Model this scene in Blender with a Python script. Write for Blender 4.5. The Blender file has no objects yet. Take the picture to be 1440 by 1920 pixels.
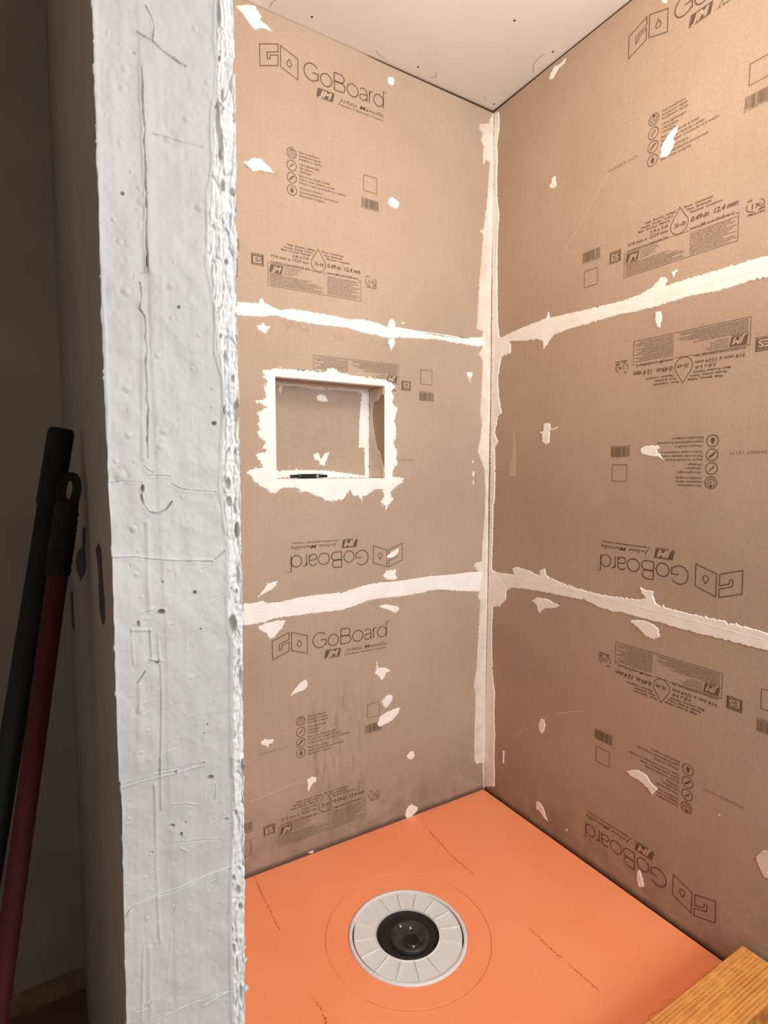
import bpy, bmesh, math, random
import numpy as np
from mathutils import Vector, Matrix
from mathutils.geometry import tessellate_polygon

scene = bpy.context.scene
col = scene.collection
random.seed(7)
RNG = np.random.RandomState(11)

# ------------------------------------------------------------------ camera
CAM = Vector((-1.492041, -1.689360, 1.287153)); YAW = 0.543242; PITCH = -0.074327
cam_data = bpy.data.cameras.new('camera')
cam = bpy.data.objects.new('camera', cam_data); col.objects.link(cam)
fw = Vector((math.sin(YAW) * math.cos(PITCH), math.cos(YAW) * math.cos(PITCH), math.sin(PITCH)))
cam.location = CAM
cam.rotation_euler = fw.to_track_quat('-Z', 'Y').to_euler()
cam_data.sensor_fit = 'VERTICAL'; cam_data.sensor_height = 36.0
cam_data.lens = 36.0 * 1069.6525 / 1920.0
cam_data.clip_start = 0.02; cam_data.clip_end = 60
scene.camera = cam

# ------------------------------------------------------------------ world, light, exposure
world = bpy.data.worlds.new('world'); scene.world = world; world.use_nodes = True
world.node_tree.nodes['Background'].inputs[0].default_value = (0.75, 0.85, 1.0, 1)
world.node_tree.nodes['Background'].inputs[1].default_value = 0.6
scene.view_settings.view_transform = 'Standard'
scene.view_settings.look = 'None'
scene.view_settings.gamma = 1.0
scene.view_settings.use_curve_mapping = False
scene.view_settings.exposure = 0.42

def area_light(name, loc, target, sx, sy, power, color):
    d = bpy.data.lights.new(name, 'AREA'); d.shape = 'RECTANGLE'; d.size = sx; d.size_y = sy
    d.energy = power; d.color = color
    o = bpy.data.objects.new(name, d); col.objects.link(o); o.location = loc
    o.rotation_euler = (Vector(target) - Vector(loc)).to_track_quat('-Z', 'Y').to_euler()
    return o
# daylight through the bathroom window behind the camera, and the warm ceiling lamp of the room
area_light('window_daylight', (-0.485, -3.36, 1.74), (-0.55, 0.0, 1.10), .84, 1.15, 45, (0.78, 0.90, 1.0))
def lamp(name, loc, r, power, color):
    d = bpy.data.lights.new(name, 'POINT'); d.shadow_soft_size = r; d.energy = power; d.color = color
    o = bpy.data.objects.new(name, d); col.objects.link(o); o.location = loc; return o
lamp('shower_lamp_light', (-0.70, -0.98, 2.26), .16, 15.5, (1.0, 0.86, 0.72))
lamp('ceiling_lamp_light', (-0.95, -2.35, 2.30), .12, 9, (1.0, 0.74, 0.50))

# outlines in wall millimetres: sealant smears, cracks and relief of the coated wall end
POLY = {"L":{"seam_upper":[[-976.7,1776.8],[-939.1,1781.2],[-909.7,1782.2],[-904.7,1795.9],[-897.4,1799.8],[-889.9,1785.1],[-867.6,1778.7],[-843.1,1772.5],[-805.5,1781.8],[-741.1,1780.9],[-667.4,1780.3],[-604.7,1775.3],[-554.4,1783.2],[-510.2,1779.6],[-457.2,1770.5],[-452.6,1790.3],[-441.8,1801.4],[-430.1,1793.3],[-426.2,1773.1],[-370.8,1774.8],[-297.0,1767.3],[-211.7,1767.3],[-122.7,1772.2],[-0.5,1790.8],[-0.5,1756.8],[-29.2,1751.6],[-85.5,1746.9],[-131.4,1748.8],[-194.0,1750.1],[-254.7,1752.1],[-321.8,1746.4],[-394.6,1740.5],[-457.1,1733.3],[-510.2,1735.3],[-569.1,1740.8],[-611.9,1747.9],[-667.6,1745.2],[-721.6,1744.3],[-774.0,1745.2],[-818.5,1748.1],[-855.7,1753.5],[-898.4,1744.3],[-939.8,1740.4],[-977.4,1739.2]],"seam_lower":[[-974.1,879.3],[-930.6,876.8],[-912.7,880.5],[-903.9,874.7],[-858.5,869.2],[-802.2,876.2],[-737.6,877.8],[-670.7,876.3],[-629.3,874.7],[-594.0,883.5],[-536.3,892.0],[-476.8,893.6],[-423.2,891.4],[-352.0,892.9],[-278.2,895.2],[-193.0,892.5],[-122.1,892.8],[-11.2,891.1],[-9.8,808.6],[-103.0,819.1],[-166.0,829.6],[-227.0,839.9],[-277.8,842.1],[-319.2,836.4],[-375.8,834.7],[-430.8,835.7],[-491.9,837.6],[-536.4,836.4],[-558.3,830.0],[-594.3,822.9],[-643.6,815.3],[-691.5,816.5],[-738.2,819.5],[-777.3,818.6],[-821.9,818.5],[-859.2,820.6],[-901.8,814.6],[-943.5,810.0],[-975.4,812.2]],"corner":[[-11.3,2585.6],[-21.2,2560.1],[-64.4,2547.1],[-66.7,2527.9],[-48.7,2518.2],[-55.9,2493.7],[-42.8,2473.0],[-47.5,2443.5],[-44.3,2406.6],[-29.2,2429.6],[-13.5,2424.3],[-17.9,2375.6],[-21.7,2298.2],[-31.1,2238.6],[-37.9,2183.4],[-58.3,2167.6],[-40.1,2159.9],[-46.6,2081.5],[-55.6,2002.6],[-59.6,1924.3],[-63.5,1845.7],[-68.1,1811.9],[-36.8,1805.9],[-38.8,1770.1],[-28.0,1755.5],[-56.3,1720.8],[-35.0,1701.2],[-37.8,1633.2],[-40.6,1563.0],[-44.9,1500.5],[-34.9,1458.6],[-43.2,1395.6],[-54.2,1358.9],[-36.6,1316.5],[-20.1,1287.9],[-15.3,1246.7],[-13.2,1122.5],[-23.5,1014.7],[-26.2,931.2],[-59.7,925.7],[-67.5,913.9],[-56.6,900.4],[-26.7,882.9],[-41.5,793.8],[-57.9,806.2],[-33.1,773.8],[-37.1,687.3],[-42.5,598.6],[-47.8,503.0],[-60.3,432.3],[-51.7,406.9],[-51.5,337.5],[-53.3,261.8],[-53.8,186.5],[-53.0,132.5],[-41.7,114.0],[-11.2,112.3],[-3.9,12.0],[-0.5,5.8],[-0.5,307.2],[-0.5,741.0],[-0.5,1037.8],[-0.5,1452.4],[-0.5,1855.5],[-0.5,2246.8],[-0.5,2599.7]],"niche":[[-901.2,1587.0],[-871.9,1592.4],[-863.0,1594.3],[-811.8,1597.8],[-749.6,1597.6],[-691.7,1599.7],[-681.7,1612.3],[-665.2,1613.8],[-645.3,1603.8],[-604.6,1598.3],[-562.9,1595.7],[-520.3,1593.1],[-476.6,1593.6],[-447.0,1586.6],[-424.4,1575.7],[-443.2,1555.4],[-431.9,1537.3],[-439.4,1517.9],[-416.6,1497.0],[-424.2,1474.3],[-431.8,1454.9],[-422.6,1423.4],[-424.1,1397.8],[-430.1,1372.0],[-417.9,1346.6],[-423.9,1327.2],[-416.3,1311.2],[-431.5,1288.6],[-439.1,1262.8],[-389.0,1256.0],[-396.8,1239.8],[-423.8,1227.2],[-435.2,1217.6],[-446.6,1208.2],[-435.2,1182.0],[-450.4,1166.3],[-465.5,1144.2],[-467.7,1163.6],[-487.9,1173.9],[-473.0,1189.5],[-476.7,1218.4],[-506.3,1218.9],[-535.5,1200.5],[-557.2,1197.9],[-560.8,1176.0],[-567.9,1195.0],[-592.6,1198.8],[-606.5,1220.7],[-627.4,1190.4],[-658.2,1183.8],[-695.1,1186.1],[-714.9,1198.7],[-740.9,1205.3],[-766.4,1217.7],[-779.2,1212.1],[-791.6,1227.0],[-822.7,1230.4],[-847.3,1228.0],[-865.6,1212.8],[-883.6,1214.3],[-898.2,1228.8],[-930.1,1246.3],[-941.3,1263.2],[-955.3,1280.0],[-935.1,1288.4],[-906.0,1294.0],[-911.5,1310.9],[-928.7,1327.6],[-916.9,1336.1],[-881.7,1339.5],[-905.0,1350.4],[-895.9,1370.2],[-913.2,1383.8],[-922.8,1400.2],[-912.8,1411.7],[-921.3,1422.5],[-912.4,1434.0],[-920.7,1458.6],[-903.1,1466.7],[-888.4,1474.2],[-925.8,1491.5],[-902.7,1495.7],[-890.8,1507.5],[-896.2,1534.9],[-884.2,1552.5],[-901.5,1567.7]]},"R":{"corner_upper":[[7.4,2600.3],[32.2,2591.4],[38.3,2560.5],[33.7,2521.7],[24.3,2483.1],[30.1,2439.1],[27.0,2355.4],[31.5,2281.5],[39.9,2236.5],[43.4,2221.9],[36.0,2167.4],[36.3,2059.7],[38.6,1950.8],[43.0,1840.8],[53.0,1780.2],[113.9,1743.6],[114.6,1711.0],[67.1,1703.5],[57.6,1675.7],[52.7,1646.9],[48.5,1625.8],[54.7,1557.8],[71.6,1496.8],[51.5,1486.5],[35.2,1425.5],[55.1,1390.4],[36.3,1371.0],[41.3,1273.7],[40.5,1173.8],[33.5,1150.9],[32.4,1041.5],[29.6,901.8],[113.8,845.5],[109.5,797.8],[77.5,764.6],[38.5,752.3],[34.3,675.3],[38.2,557.2],[43.0,477.4],[56.3,426.2],[55.5,320.7],[61.7,243.4],[58.8,159.9],[63.6,81.5],[61.4,38.9],[5.2,11.2],[5.7,310.5],[9.6,744.1],[12.9,1039.7],[13.7,1451.0],[11.4,1851.6],[6.2,2243.3]],"seam_upper":[[33.6,1775.7],[53.3,1775.6],[118.4,1784.4],[197.5,1792.6],[280.7,1798.3],[290.8,1819.1],[298.5,1796.3],[383.2,1791.4],[469.3,1786.9],[569.5,1782.4],[628.8,1785.8],[666.2,1792.7],[689.8,1808.2],[698.5,1816.6],[713.3,1812.4],[716.8,1798.1],[711.3,1788.9],[754.2,1790.5],[808.4,1790.9],[859.4,1791.2],[907.4,1791.5],[952.9,1790.8],[996.1,1785.2],[998.5,1734.9],[972.8,1738.9],[932.7,1741.6],[900.4,1738.4],[861.7,1736.4],[810.4,1740.6],[756.1,1743.0],[722.0,1740.8],[686.5,1738.5],[655.8,1740.2],[624.1,1739.2],[570.9,1743.9],[514.9,1743.5],[440.3,1741.3],[368.3,1740.5],[317.7,1734.5],[296.2,1718.9],[272.7,1696.5],[266.5,1724.5],[241.5,1736.0],[179.5,1740.8],[114.0,1753.2],[45.2,1744.0]],"seam_lower":[[23.9,896.0],[85.7,893.9],[149.6,900.2],[140.8,921.3],[164.4,930.1],[229.6,923.8],[272.8,916.2],[277.0,934.6],[299.8,945.1],[306.9,921.7],[367.7,907.5],[451.3,898.7],[528.7,896.9],[600.6,901.3],[661.2,907.1],[686.7,915.1],[670.1,929.6],[666.3,943.7],[685.8,938.4],[710.9,940.1],[708.3,928.0],[718.4,906.8],[749.0,900.5],[818.1,898.6],[897.6,900.2],[970.5,896.8],[1037.7,889.8],[1039.6,849.1],[1013.4,850.5],[972.6,849.4],[919.7,850.7],[863.5,849.5],[791.9,850.9],[732.7,853.9],[669.7,854.1],[602.2,857.4],[581.3,849.8],[530.1,854.6],[476.1,866.1],[394.6,863.4],[306.7,860.5],[231.3,857.3],[140.4,848.3],[114.2,833.7],[20.0,804.6]]},"LD":[[[-963.5,2598.2],[-935.5,2611.8],[-907.0,2620.5],[-887.2,2599.3],[-893.2,2589.1],[-875.9,2582.5],[-861.4,2574.7],[-852.6,2570.0],[-870.3,2568.7],[-887.8,2567.5],[-908.1,2554.5],[-925.0,2566.5],[-941.6,2583.5],[-958.1,2592.6]],
[[-457.6,2573.7],[-442.7,2583.0],[-431.4,2576.5],[-433.6,2563.6],[-446.4,2553.3],[-457.6,2561.7]],
[[-952.0,2177.1],[-931.9,2185.2],[-920.1,2197.5],[-893.8,2200.8],[-882.2,2190.3],[-867.4,2183.2],[-854.4,2170.0],[-873.6,2167.8],[-897.3,2167.2],[-920.8,2158.4],[-937.9,2170.1]],
[[-453.6,2189.4],[-442.2,2200.2],[-415.4,2192.1],[-409.9,2184.0],[-423.0,2165.2],[-442.2,2167.1],[-455.9,2174.6]],
[[-916.7,1715.4],[-901.7,1722.9],[-895.6,1729.4],[-889.7,1718.8],[-871.6,1718.2],[-883.9,1708.1],[-890.1,1694.3],[-902.0,1701.9],[-913.9,1704.4]],
[[-406.6,1791.2],[-386.8,1795.7],[-390.8,1786.7]],
[[-453.3,1729.2],[-433.9,1734.7],[-426.1,1722.6],[-433.9,1708.8],[-443.2,1691.6],[-449.4,1707.1],[-455.6,1716.1]],
[[-114.4,1649.9],[-83.3,1649.2],[-87.5,1631.7],[-96.4,1627.5],[-91.6,1607.4],[-100.8,1623.8],[-109.9,1640.1]],
[[-81.2,1323.8],[-72.0,1316.8],[-79.2,1311.2]],
[[-77.8,1281.7],[-67.7,1278.1],[-72.9,1257.0],[-79.4,1264.1]],
[[-77.3,1250.0],[-69.9,1239.3],[-74.2,1225.3]],
[[-930.3,891.3],[-912.3,909.5],[-894.0,933.8],[-860.6,938.0],[-866.9,925.1],[-885.3,909.5],[-906.4,903.0]],
[[-476.8,916.6],[-465.4,931.9],[-446.4,935.4],[-419.3,934.2],[-427.1,915.0],[-415.4,904.0],[-430.9,896.9],[-461.6,901.9]],
[[-461.6,983.9],[-438.8,998.5],[-407.8,1009.4],[-415.6,990.2],[-431.0,978.2],[-454.0,976.7]],
[[-491.9,810.1],[-461.6,812.9],[-438.5,806.7],[-411.3,798.6],[-408.9,786.2],[-422.9,778.0],[-453.9,792.0],[-480.6,802.1]],
[[-928.9,800.9],[-901.9,808.7],[-865.5,812.5],[-837.7,808.7],[-847.3,789.1],[-872.3,762.9],[-890.7,753.9],[-902.5,776.4],[-923.2,788.3]],
[[-503.4,616.9],[-495.8,592.3],[-476.8,588.8],[-453.8,581.2],[-446.0,571.0],[-465.3,566.5],[-467.6,553.5],[-482.9,543.0],[-492.1,558.2],[-510.9,575.1],[-503.4,587.0]],
[[-825.3,558.7],[-809.1,578.1],[-792.8,593.3],[-770.0,603.1],[-763.6,590.6],[-765.0,577.2],[-776.9,568.4],[-796.4,566.2]],
[[-484.5,464.8],[-461.4,483.6],[-439.7,482.4],[-436.5,461.3],[-453.7,444.5],[-467.6,437.4],[-476.9,456.4]],
[[-499.8,387.2],[-488.4,411.6],[-461.4,422.4],[-422.3,427.3],[-402.5,426.4],[-414.3,404.9],[-438.0,386.2],[-469.2,379.9],[-492.2,375.2]],
[[-375.3,234.8],[-361.5,248.8],[-345.0,249.4],[-338.3,228.4],[-350.6,217.5],[-369.5,224.8]],
[[-926.1,431.2],[-910.9,439.5],[-901.8,432.3],[-883.4,429.5],[-886.7,418.2],[-899.0,415.2],[-902.3,403.9],[-911.3,415.3],[-923.3,421.5]],
[[-770.4,261.6],[-753.7,267.6],[-735.0,259.6],[-737.1,245.4],[-754.0,240.8],[-762.9,217.8],[-769.4,229.4],[-767.3,244.7]],
[[-381.0,9.3],[-372.9,35.3],[-352.4,46.7],[-323.0,23.0],[-327.2,13.5],[-348.0,-1.5],[-372.8,-4.1]],
[[-767.8,9.5],[-749.6,9.4],[-749.7,1.0],[-763.1,3.3]]],"RD":[[[272.2,2572.9],[280.4,2590.2],[297.1,2599.3],[318.2,2593.4],[342.6,2597.5],[334.9,2583.8],[310.2,2582.6],[293.8,2567.2],[281.1,2564.9]],
[[294.3,2249.6],[311.4,2248.8],[310.2,2233.5],[316.5,2221.4],[308.3,2212.1],[291.0,2216.0],[281.9,2229.2],[292.9,2237.5]],
[[683.0,2139.4],[685.0,2164.8],[693.3,2176.6],[709.9,2194.6],[723.9,2198.0],[732.2,2200.1],[730.1,2182.3],[719.2,2174.7],[725.3,2161.5],[714.7,2143.3],[703.7,2132.8]],
[[669.9,2555.4],[690.5,2541.8],[685.1,2535.3],[676.1,2543.7]],
[[685.8,1725.0],[702.0,1724.0],[706.9,1706.7],[700.8,1678.1],[691.7,1682.8],[684.7,1706.1]],
[[727.4,1821.7],[744.4,1824.7],[739.2,1813.0],[736.6,1805.9]],
[[281.5,1444.0],[310.2,1443.4],[310.8,1423.2],[343.8,1429.2],[342.2,1424.6],[311.0,1416.4],[305.9,1376.2],[292.6,1371.2],[275.9,1380.7],[273.4,1408.3],[259.3,1415.9],[277.6,1418.3]],
[[654.6,1348.2],[670.2,1355.1],[707.3,1353.8],[713.6,1348.0],[704.8,1341.0],[717.4,1326.8],[725.7,1314.4],[708.6,1321.3],[683.9,1324.6],[655.1,1332.7]],
[[243.9,820.0],[265.5,835.1],[316.4,840.0],[343.5,832.9],[370.0,827.9],[344.1,813.6],[299.2,802.7],[279.2,782.7],[266.7,792.2],[266.3,806.5]],
[[637.1,837.8],[663.4,846.8],[689.2,848.6],[714.6,844.0],[730.4,833.2],[734.2,813.9],[716.2,800.6],[690.9,802.9],[664.3,823.1],[644.1,830.3]],
[[284.4,379.2],[296.0,405.7],[311.9,408.2],[318.1,385.2],[304.0,354.0],[290.7,355.9]],
[[103.2,204.2],[114.2,209.0],[113.1,156.7],[105.4,157.2]],
[[642.2,376.1],[680.0,396.9],[706.3,393.9],[726.1,376.1],[745.2,370.5],[727.4,343.5],[707.6,357.9],[681.1,366.5],[657.7,364.6]],
[[280.5,92.0],[299.6,98.1],[318.9,85.9],[324.0,70.1],[338.6,48.4],[319.9,49.3],[300.5,64.9],[283.2,63.3]],
[[688.2,83.9],[697.8,93.1],[708.5,71.7],[712.5,52.4],[696.5,38.7],[689.2,56.1]],
[[1010.2,324.2],[1022.8,350.1],[1040.2,363.0],[1043.7,288.2],[1030.3,284.7],[1018.1,303.0]],
[[418.6,65.4],[424.5,68.7],[424.7,62.4],[418.8,59.1]],
[[916.5,386.6],[920.0,388.5],[920.2,383.7],[916.7,381.8]]],"PC":[[1,[[43.9,1711.4],[48.4,1703.6],[50.6,1694.7],[49.0,1682.0]]],[1.6,[[35.4,1685.4],[49.0,1682.0],[56.2,1677.9],[66.0,1674.6],[74.7,1671.5],[78.5,1670.9]]],[1,[[46.7,1599.7],[61.5,1600.8],[71.6,1599.9],[87.2,1600.4],[93.1,1600.8]]],[1.3,[[38.7,1656.5],[39.0,1646.9],[39.3,1614.1],[40.1,1602.1],[39.0,1593.1],[39.8,1561.1],[39.6,1531.1],[38.7,1508.3],[38.8,1494.4],[38.6,1477.8]]],[1,[[38.9,1487.6],[39.1,1473.1],[32.0,1470.6]]],[1.2,[[31.8,1462.6],[32.8,1452.2],[30.5,1438.6],[35.3,1431.3],[35.7,1423.3],[34.8,1412.5],[36.3,1400.6],[34.7,1386.9],[35.4,1366.6],[34.3,1352.9],[36.1,1346.2],[34.8,1325.6],[34.0,1298.0]]],[0.8,[[29.9,1290.3],[35.0,1285.5],[38.9,1284.1]]],[1,[[33.5,1280.6],[45.4,1281.0],[54.8,1280.5]]],[0.8,[[-0.1,1274.1],[10.5,1276.0],[23.1,1275.2],[28.2,1274.4]]],[0.9,[[54.6,1273.4],[62.6,1268.3],[75.1,1265.9],[98.1,1264.0]]],[1.6,[[29.4,1271.7],[27.2,1264.8],[28.9,1253.6],[33.8,1245.7],[41.7,1244.0],[49.8,1248.0],[55.5,1255.6]]],[1,[[-0.2,1203.4],[14.5,1203.1],[31.9,1200.2],[56.1,1195.8],[93.2,1192.4]]],[1,[[95.3,1194.3],[106.2,1202.3]]],[1.4,[[17.7,1078.6],[25.7,1089.5]]],[1.2,[[31.8,985.4],[51.8,983.2],[80.5,982.2]]],[1.5,[[30.8,1099.1],[37.4,1096.9],[38.7,1099.7]]],[1.3,[[2.1,979.8],[19.7,981.0],[49.9,980.3],[80.5,982.1]]],[1.2,[[-1.5,844.5],[5.0,850.5],[29.1,853.7],[52.1,853.4],[80.5,856.1],[104.2,856.4]]],[0.9,[[49.0,944.5],[61.3,942.1],[69.6,937.9]]],[0.8,[[21.4,723.0],[63.0,723.0],[104.4,716.4]]],[0.8,[[90.0,956.0],[91.2,946.4],[89.6,937.7]]],[1,[[18.0,741.6],[20.7,743.3],[21.4,745.9]]],[1.2,[[7.5,741.1],[14.6,740.3],[19.2,739.4]]],[0.7,[[48.0,904.7],[67.3,900.9],[96.0,892.4]]]],"PR":[[1.2,9,[[41.7,1657.6],[42.8,1631.1],[43.8,1603.1],[42.6,1561.8],[42.3,1531.7],[41.4,1478.3]]],[1.2,8,[[41.4,1488.1],[41.6,1473.6]]],[0.8,6,[[33.9,1447.1],[32.9,1393.5],[30.2,1297.9]]],[0.9,3,[[108.3,1741.9],[106.1,1702.9],[108.4,1685.7],[105.0,1651.0],[102.0,1637.1],[100.7,1610.8],[101.9,1590.2],[99.2,1572.4],[95.5,1557.0],[95.3,1517.3],[92.8,1487.5]]],[0.9,3,[[93.5,1497.9],[95.0,1481.4],[97.9,1466.5],[100.7,1452.9],[101.4,1437.4],[101.6,1426.0],[99.8,1408.7],[103.7,1391.9],[107.9,1379.3],[107.8,1342.9],[106.0,1328.1],[103.1,1291.3],[101.8,1269.1],[107.5,1221.1]]],[0.9,5,[[32.3,1235.8],[31.5,1184.8],[31.8,1146.0]]],[1,2.5,[[-0.2,1205.0],[31.9,1201.4],[56.1,1197.4],[93.3,1194.1]]],[1.2,2.5,[[32.1,1130.3],[32.9,1100.0]]],[1,2.5,[[39.2,1125.3],[39.3,1098.9]]],[1.3,3,[[30.8,1100.7],[42.3,1097.7]]],[1.3,2.2,[[40.7,1093.4],[40.5,1052.0],[37.3,982.5]]],[1,6,[[20.6,1076.1],[19.9,1053.9]]],[0.9,8,[[19.8,1048.7],[17.5,990.8]]],[1.1,2.5,[[15.2,1132.2],[32.3,1129.6]]],[0.8,2.5,[[15.5,1131.5],[16.0,1099.1]]],[1.2,6,[[109.8,1211.6],[107.4,1163.7],[106.9,1136.0],[111.1,1107.4],[109.4,1022.6],[108.9,962.1]]],[1.3,2.5,[[37.8,998.9],[37.2,943.8]]],[1.2,3.5,[[31.7,971.7],[31.4,913.5],[31.1,854.4],[32.0,804.5]]],[1,2.5,[[2.0,979.1],[0.1,938.7],[-1.4,867.6],[0.5,830.5]]],[1,2.5,[[42.7,807.3],[37.9,757.5]]],[0.9,5,[[21.7,803.1],[20.1,723.7]]],[0.8,3,[[16.5,805.5],[12.3,727.9]]],[1.1,2.2,[[74.3,711.5],[86.2,714.2],[102.9,715.5]]],[0.9,2,[[3.2,977.3],[19.7,979.3],[49.9,978.4],[80.5,980.2]]],[0.9,2,[[10.8,852.1],[29.1,855.2],[52.2,855.2],[80.5,857.6],[104.2,858.0]]],[1.2,5,[[110.4,979.4],[108.9,902.0],[105.4,840.1],[103.7,792.9],[103.7,679.0]]],[1.2,5,[[3.6,846.7],[3.1,832.2]]],[0.8,2,[[49.0,945.9],[59.9,944.0],[69.6,939.1]]],[0.9,2,[[54.6,897.8],[60.7,892.3]]],[0.8,5,[[1.3,1699.2],[1.4,1617.9],[-0.7,1470.8]]],[0.9,4,[[0.1,1480.4],[1.0,1364.1],[-1.5,1230.1]]],[0.9,4,[[0.2,1200.3],[0.2,1112.2],[-1.2,996.1]]]],"PB":[[8.2,1605.8,2.3],[10.9,1600.7,1.9],[4.1,1600.4,1.6],[19.5,1583.9,3.2],[46.1,1578.4,1.6],[27.6,1561.7,2.3],[77.9,1646.8,1.9],[99.2,1662.0,3.2],[21.7,1670.8,2.3],[25.6,1650.8,4.2],[22.8,1633.1,4.2],[5.2,1513.5,1.9],[11.0,1514.8,2.3],[22.5,1509.9,1.9],[15.6,1496.1,3.2],[47.7,1548.1,1.9],[34.3,1548.6,3.2],[35.2,1536.3,4.2],[88.5,1709.0,3.2],[78.6,1622.3,4.2],[61.5,1599.6,4.8],[88.5,1543.5,4.8],[94.5,1514.5,2.6],[19.7,1452.2,4.7],[59.6,1463.2,4.4],[79.4,1444.9,1.7],[60.1,1433.3,3.0],[85.1,1419.8,2.7],[45.9,1396.1,3.7],[18.2,1363.3,4.4],[49.9,1324.0,4.0],[46.2,1309.3,3.4],[9.4,1281.5,5.7],[6.1,1295.0,2.7],[65.2,1260.4,2.4],[71.6,1235.5,2.0],[19.2,1230.3,3.7],[18.1,1319.6,3.7],[78.0,1386.7,2.7],[97.5,1369.1,2.4],[97.1,1351.0,2.4],[19.9,1230.1,3.6],[23.9,1208.4,2.7],[20.9,1186.4,2.7],[24.9,1163.6,2.4],[52.1,1188.0,2.4],[44.9,1148.2,3.6],[52.0,1134.0,2.1],[19.8,1051.3,3.9],[27.0,1029.7,2.4],[20.4,1008.7,2.7],[87.3,1044.6,1.8],[53.9,1015.0,2.1],[29.0,1141.8,3.3],[18.3,1137.5,2.4],[81.2,1182.7,2.4],[47.3,1053.2,2.1],[57.3,1147.9,1.5],[25.2,901.0,2.3],[19.9,878.1,2.6],[26.0,862.4,2.3],[20.6,834.2,2.6],[2.0,878.5,2.9],[48.5,923.9,2.3],[57.7,910.3,2.3],[82.1,796.0,2.9],[87.9,792.6,1.9],[65.8,840.3,2.3],[74.4,839.9,2.3],[81.6,839.3,2.3],[90.4,839.7,1.9],[7.2,944.9,2.6],[5.2,939.9,1.9],[89.2,919.4,2.6],[99.5,920.7,2.6],[5.8,814.9,2.3],[27.8,806.4,2.6],[18.0,744.6,3.6],[55.6,770.5,1.9],[84.3,694.2,2.6],[33.8,880.1,2.3]],"PH":[[111.5,1731.7,1.6,14.5],[113.2,1655.0,1.1,6.5],[113.2,1641.9,1.1,2.3],[121.8,1566.0,2.6,3.2],[112.1,1569.0,1.9,4.8],[107.9,1631.1,1.9,17.8],[110.1,1605.5,2.3,14.5],[33.1,1666.9,1.0,1.0],[111.2,1689.3,1.0,2.3],[19.3,1540.0,1.5,1.5],[125.6,1686.5,1.3,6.5],[124.6,1637.5,1.3,4.8],[119.1,1535.7,1.0,8.1],[110.8,1272.0,2.4,5.7],[111.5,1254.0,2.4,4.7],[106.6,1421.6,1.3,2.4],[110.5,1401.2,1.2,6.7],[118.2,1380.1,1.3,3.4],[121.3,1346.5,2.4,10.1],[108.7,1347.3,1.0,4.4],[66.5,1444.9,1.3,1.3],[98.4,1334.0,2.0,1.7],[28.7,1268.9,1.3,3.4],[119.7,1298.8,1.2,10.1],[119.7,1223.4,1.3,6.7],[113.9,1496.0,1.5,2.7],[74.9,1162.5,1.7,1.7],[79.8,1124.0,1.1,1.1],[112.8,1122.6,3.6,9.1],[119.6,1223.4,2.1,7.6],[119.4,1176.3,1.8,10.6],[117.3,1158.4,1.2,3.0],[120.1,1063.3,1.5,12.1],[118.5,1092.1,1.2,4.6],[42.4,1146.5,3.0,2.1],[44.2,1176.4,0.8,0.8],[36.8,1096.1,1.8,1.2],[21.2,1137.1,1.2,3.0],[120.4,969.1,1.2,6.1],[84.1,1021.7,0.8,0.8],[80.4,1013.2,0.9,0.9],[86.1,963.8,2.9,1.9],[51.5,979.7,1.3,1.6],[46.4,923.8,2.6,1.3],[55.3,911.9,1.3,2.3],[108.5,843.6,1.6,3.2],[106.9,762.4,1.6,5.8],[112.8,827.6,2.3,4.8],[115.5,807.2,1.6,4.2],[26.9,901.9,1.1,1.1],[119.9,961.2,1.6,9.7],[112.9,913.2,1.1,6.5],[110.3,741.3,1.0,9.7],[113.6,706.8,1.3,9.7],[59.4,923.9,1.3,0.8],[100.9,912.5,3.2,0.8]],"PE":[[109.7,1742.5],[108.5,1720.4],[109.1,1686.0],[106.3,1651.5],[102.1,1624.2],[102.7,1590.4],[96.8,1557.3],[94.3,1503.8],[93.9,1498.0],[98.2,1466.6],[101.8,1437.4],[101.2,1408.9],[105.2,1392.0],[108.9,1357.5],[103.8,1291.3],[106.4,1239.2],[109.8,1211.6],[106.9,1136.0],[111.8,1107.3],[109.7,964.8],[109.2,917.6],[105.1,840.2],[104.5,678.6]],"PL":[[-0.2,1698.6],[-0.4,1631.8],[-1.0,1563.6],[-1.1,1494.2],[-1.5,1442.4],[-1.5,1351.1],[-0.7,1277.4],[0.0,1202.0],[-0.6,1125.1],[-1.2,1020.1],[0.9,965.8],[-0.6,856.4],[-1.9,735.4]],"PRt":[[125.9,1748.9],[126.6,1674.3],[126.2,1597.7],[125.2,1519.6],[123.5,1461.2],[124.2,1353.5],[124.0,1220.1],[123.5,1105.6],[122.0,958.2],[121.0,842.8],[117.8,671.3]],"FL":[[[-342.2,-93.1],[-347.4,-185.6],[-349.8,-248.0],[-344.5,-346.2]],
[[-348.0,-588.5],[-352.2,-652.7],[-350.5,-725.7],[-347.9,-840.4]],
[[-956.1,3.4],[-958.8,-80.7],[-958.0,-172.0],[-959.0,-239.4]],
[[-960.9,-473.7],[-959.9,-515.1],[-963.4,-566.8]]],"FM":[[[-507.6,1135.9],[-580.8,1151.5],[-719.8,1164.8],[-730.9,1143.5],[-669.1,1117.3],[-544.3,1094.3],[-462.0,1094.3],[-438.2,1111.6]],
[[-927.8,1192.7],[-967.8,1204.2],[-991.7,1199.1],[-995.1,1175.8],[-1000.9,1158.9],[-1004.8,1121.1],[-983.2,1111.8],[-953.6,1118.9],[-952.7,1150.4],[-944.4,1180.7]],
[[-150.0,992.4],[-236.9,1008.7],[-237.8,950.0],[-264.1,925.7],[-183.6,909.6],[-132.4,939.2]],
[[-689.8,1196.3],[-740.7,1202.3],[-720.8,1166.5],[-668.7,1160.2]]]}
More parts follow.
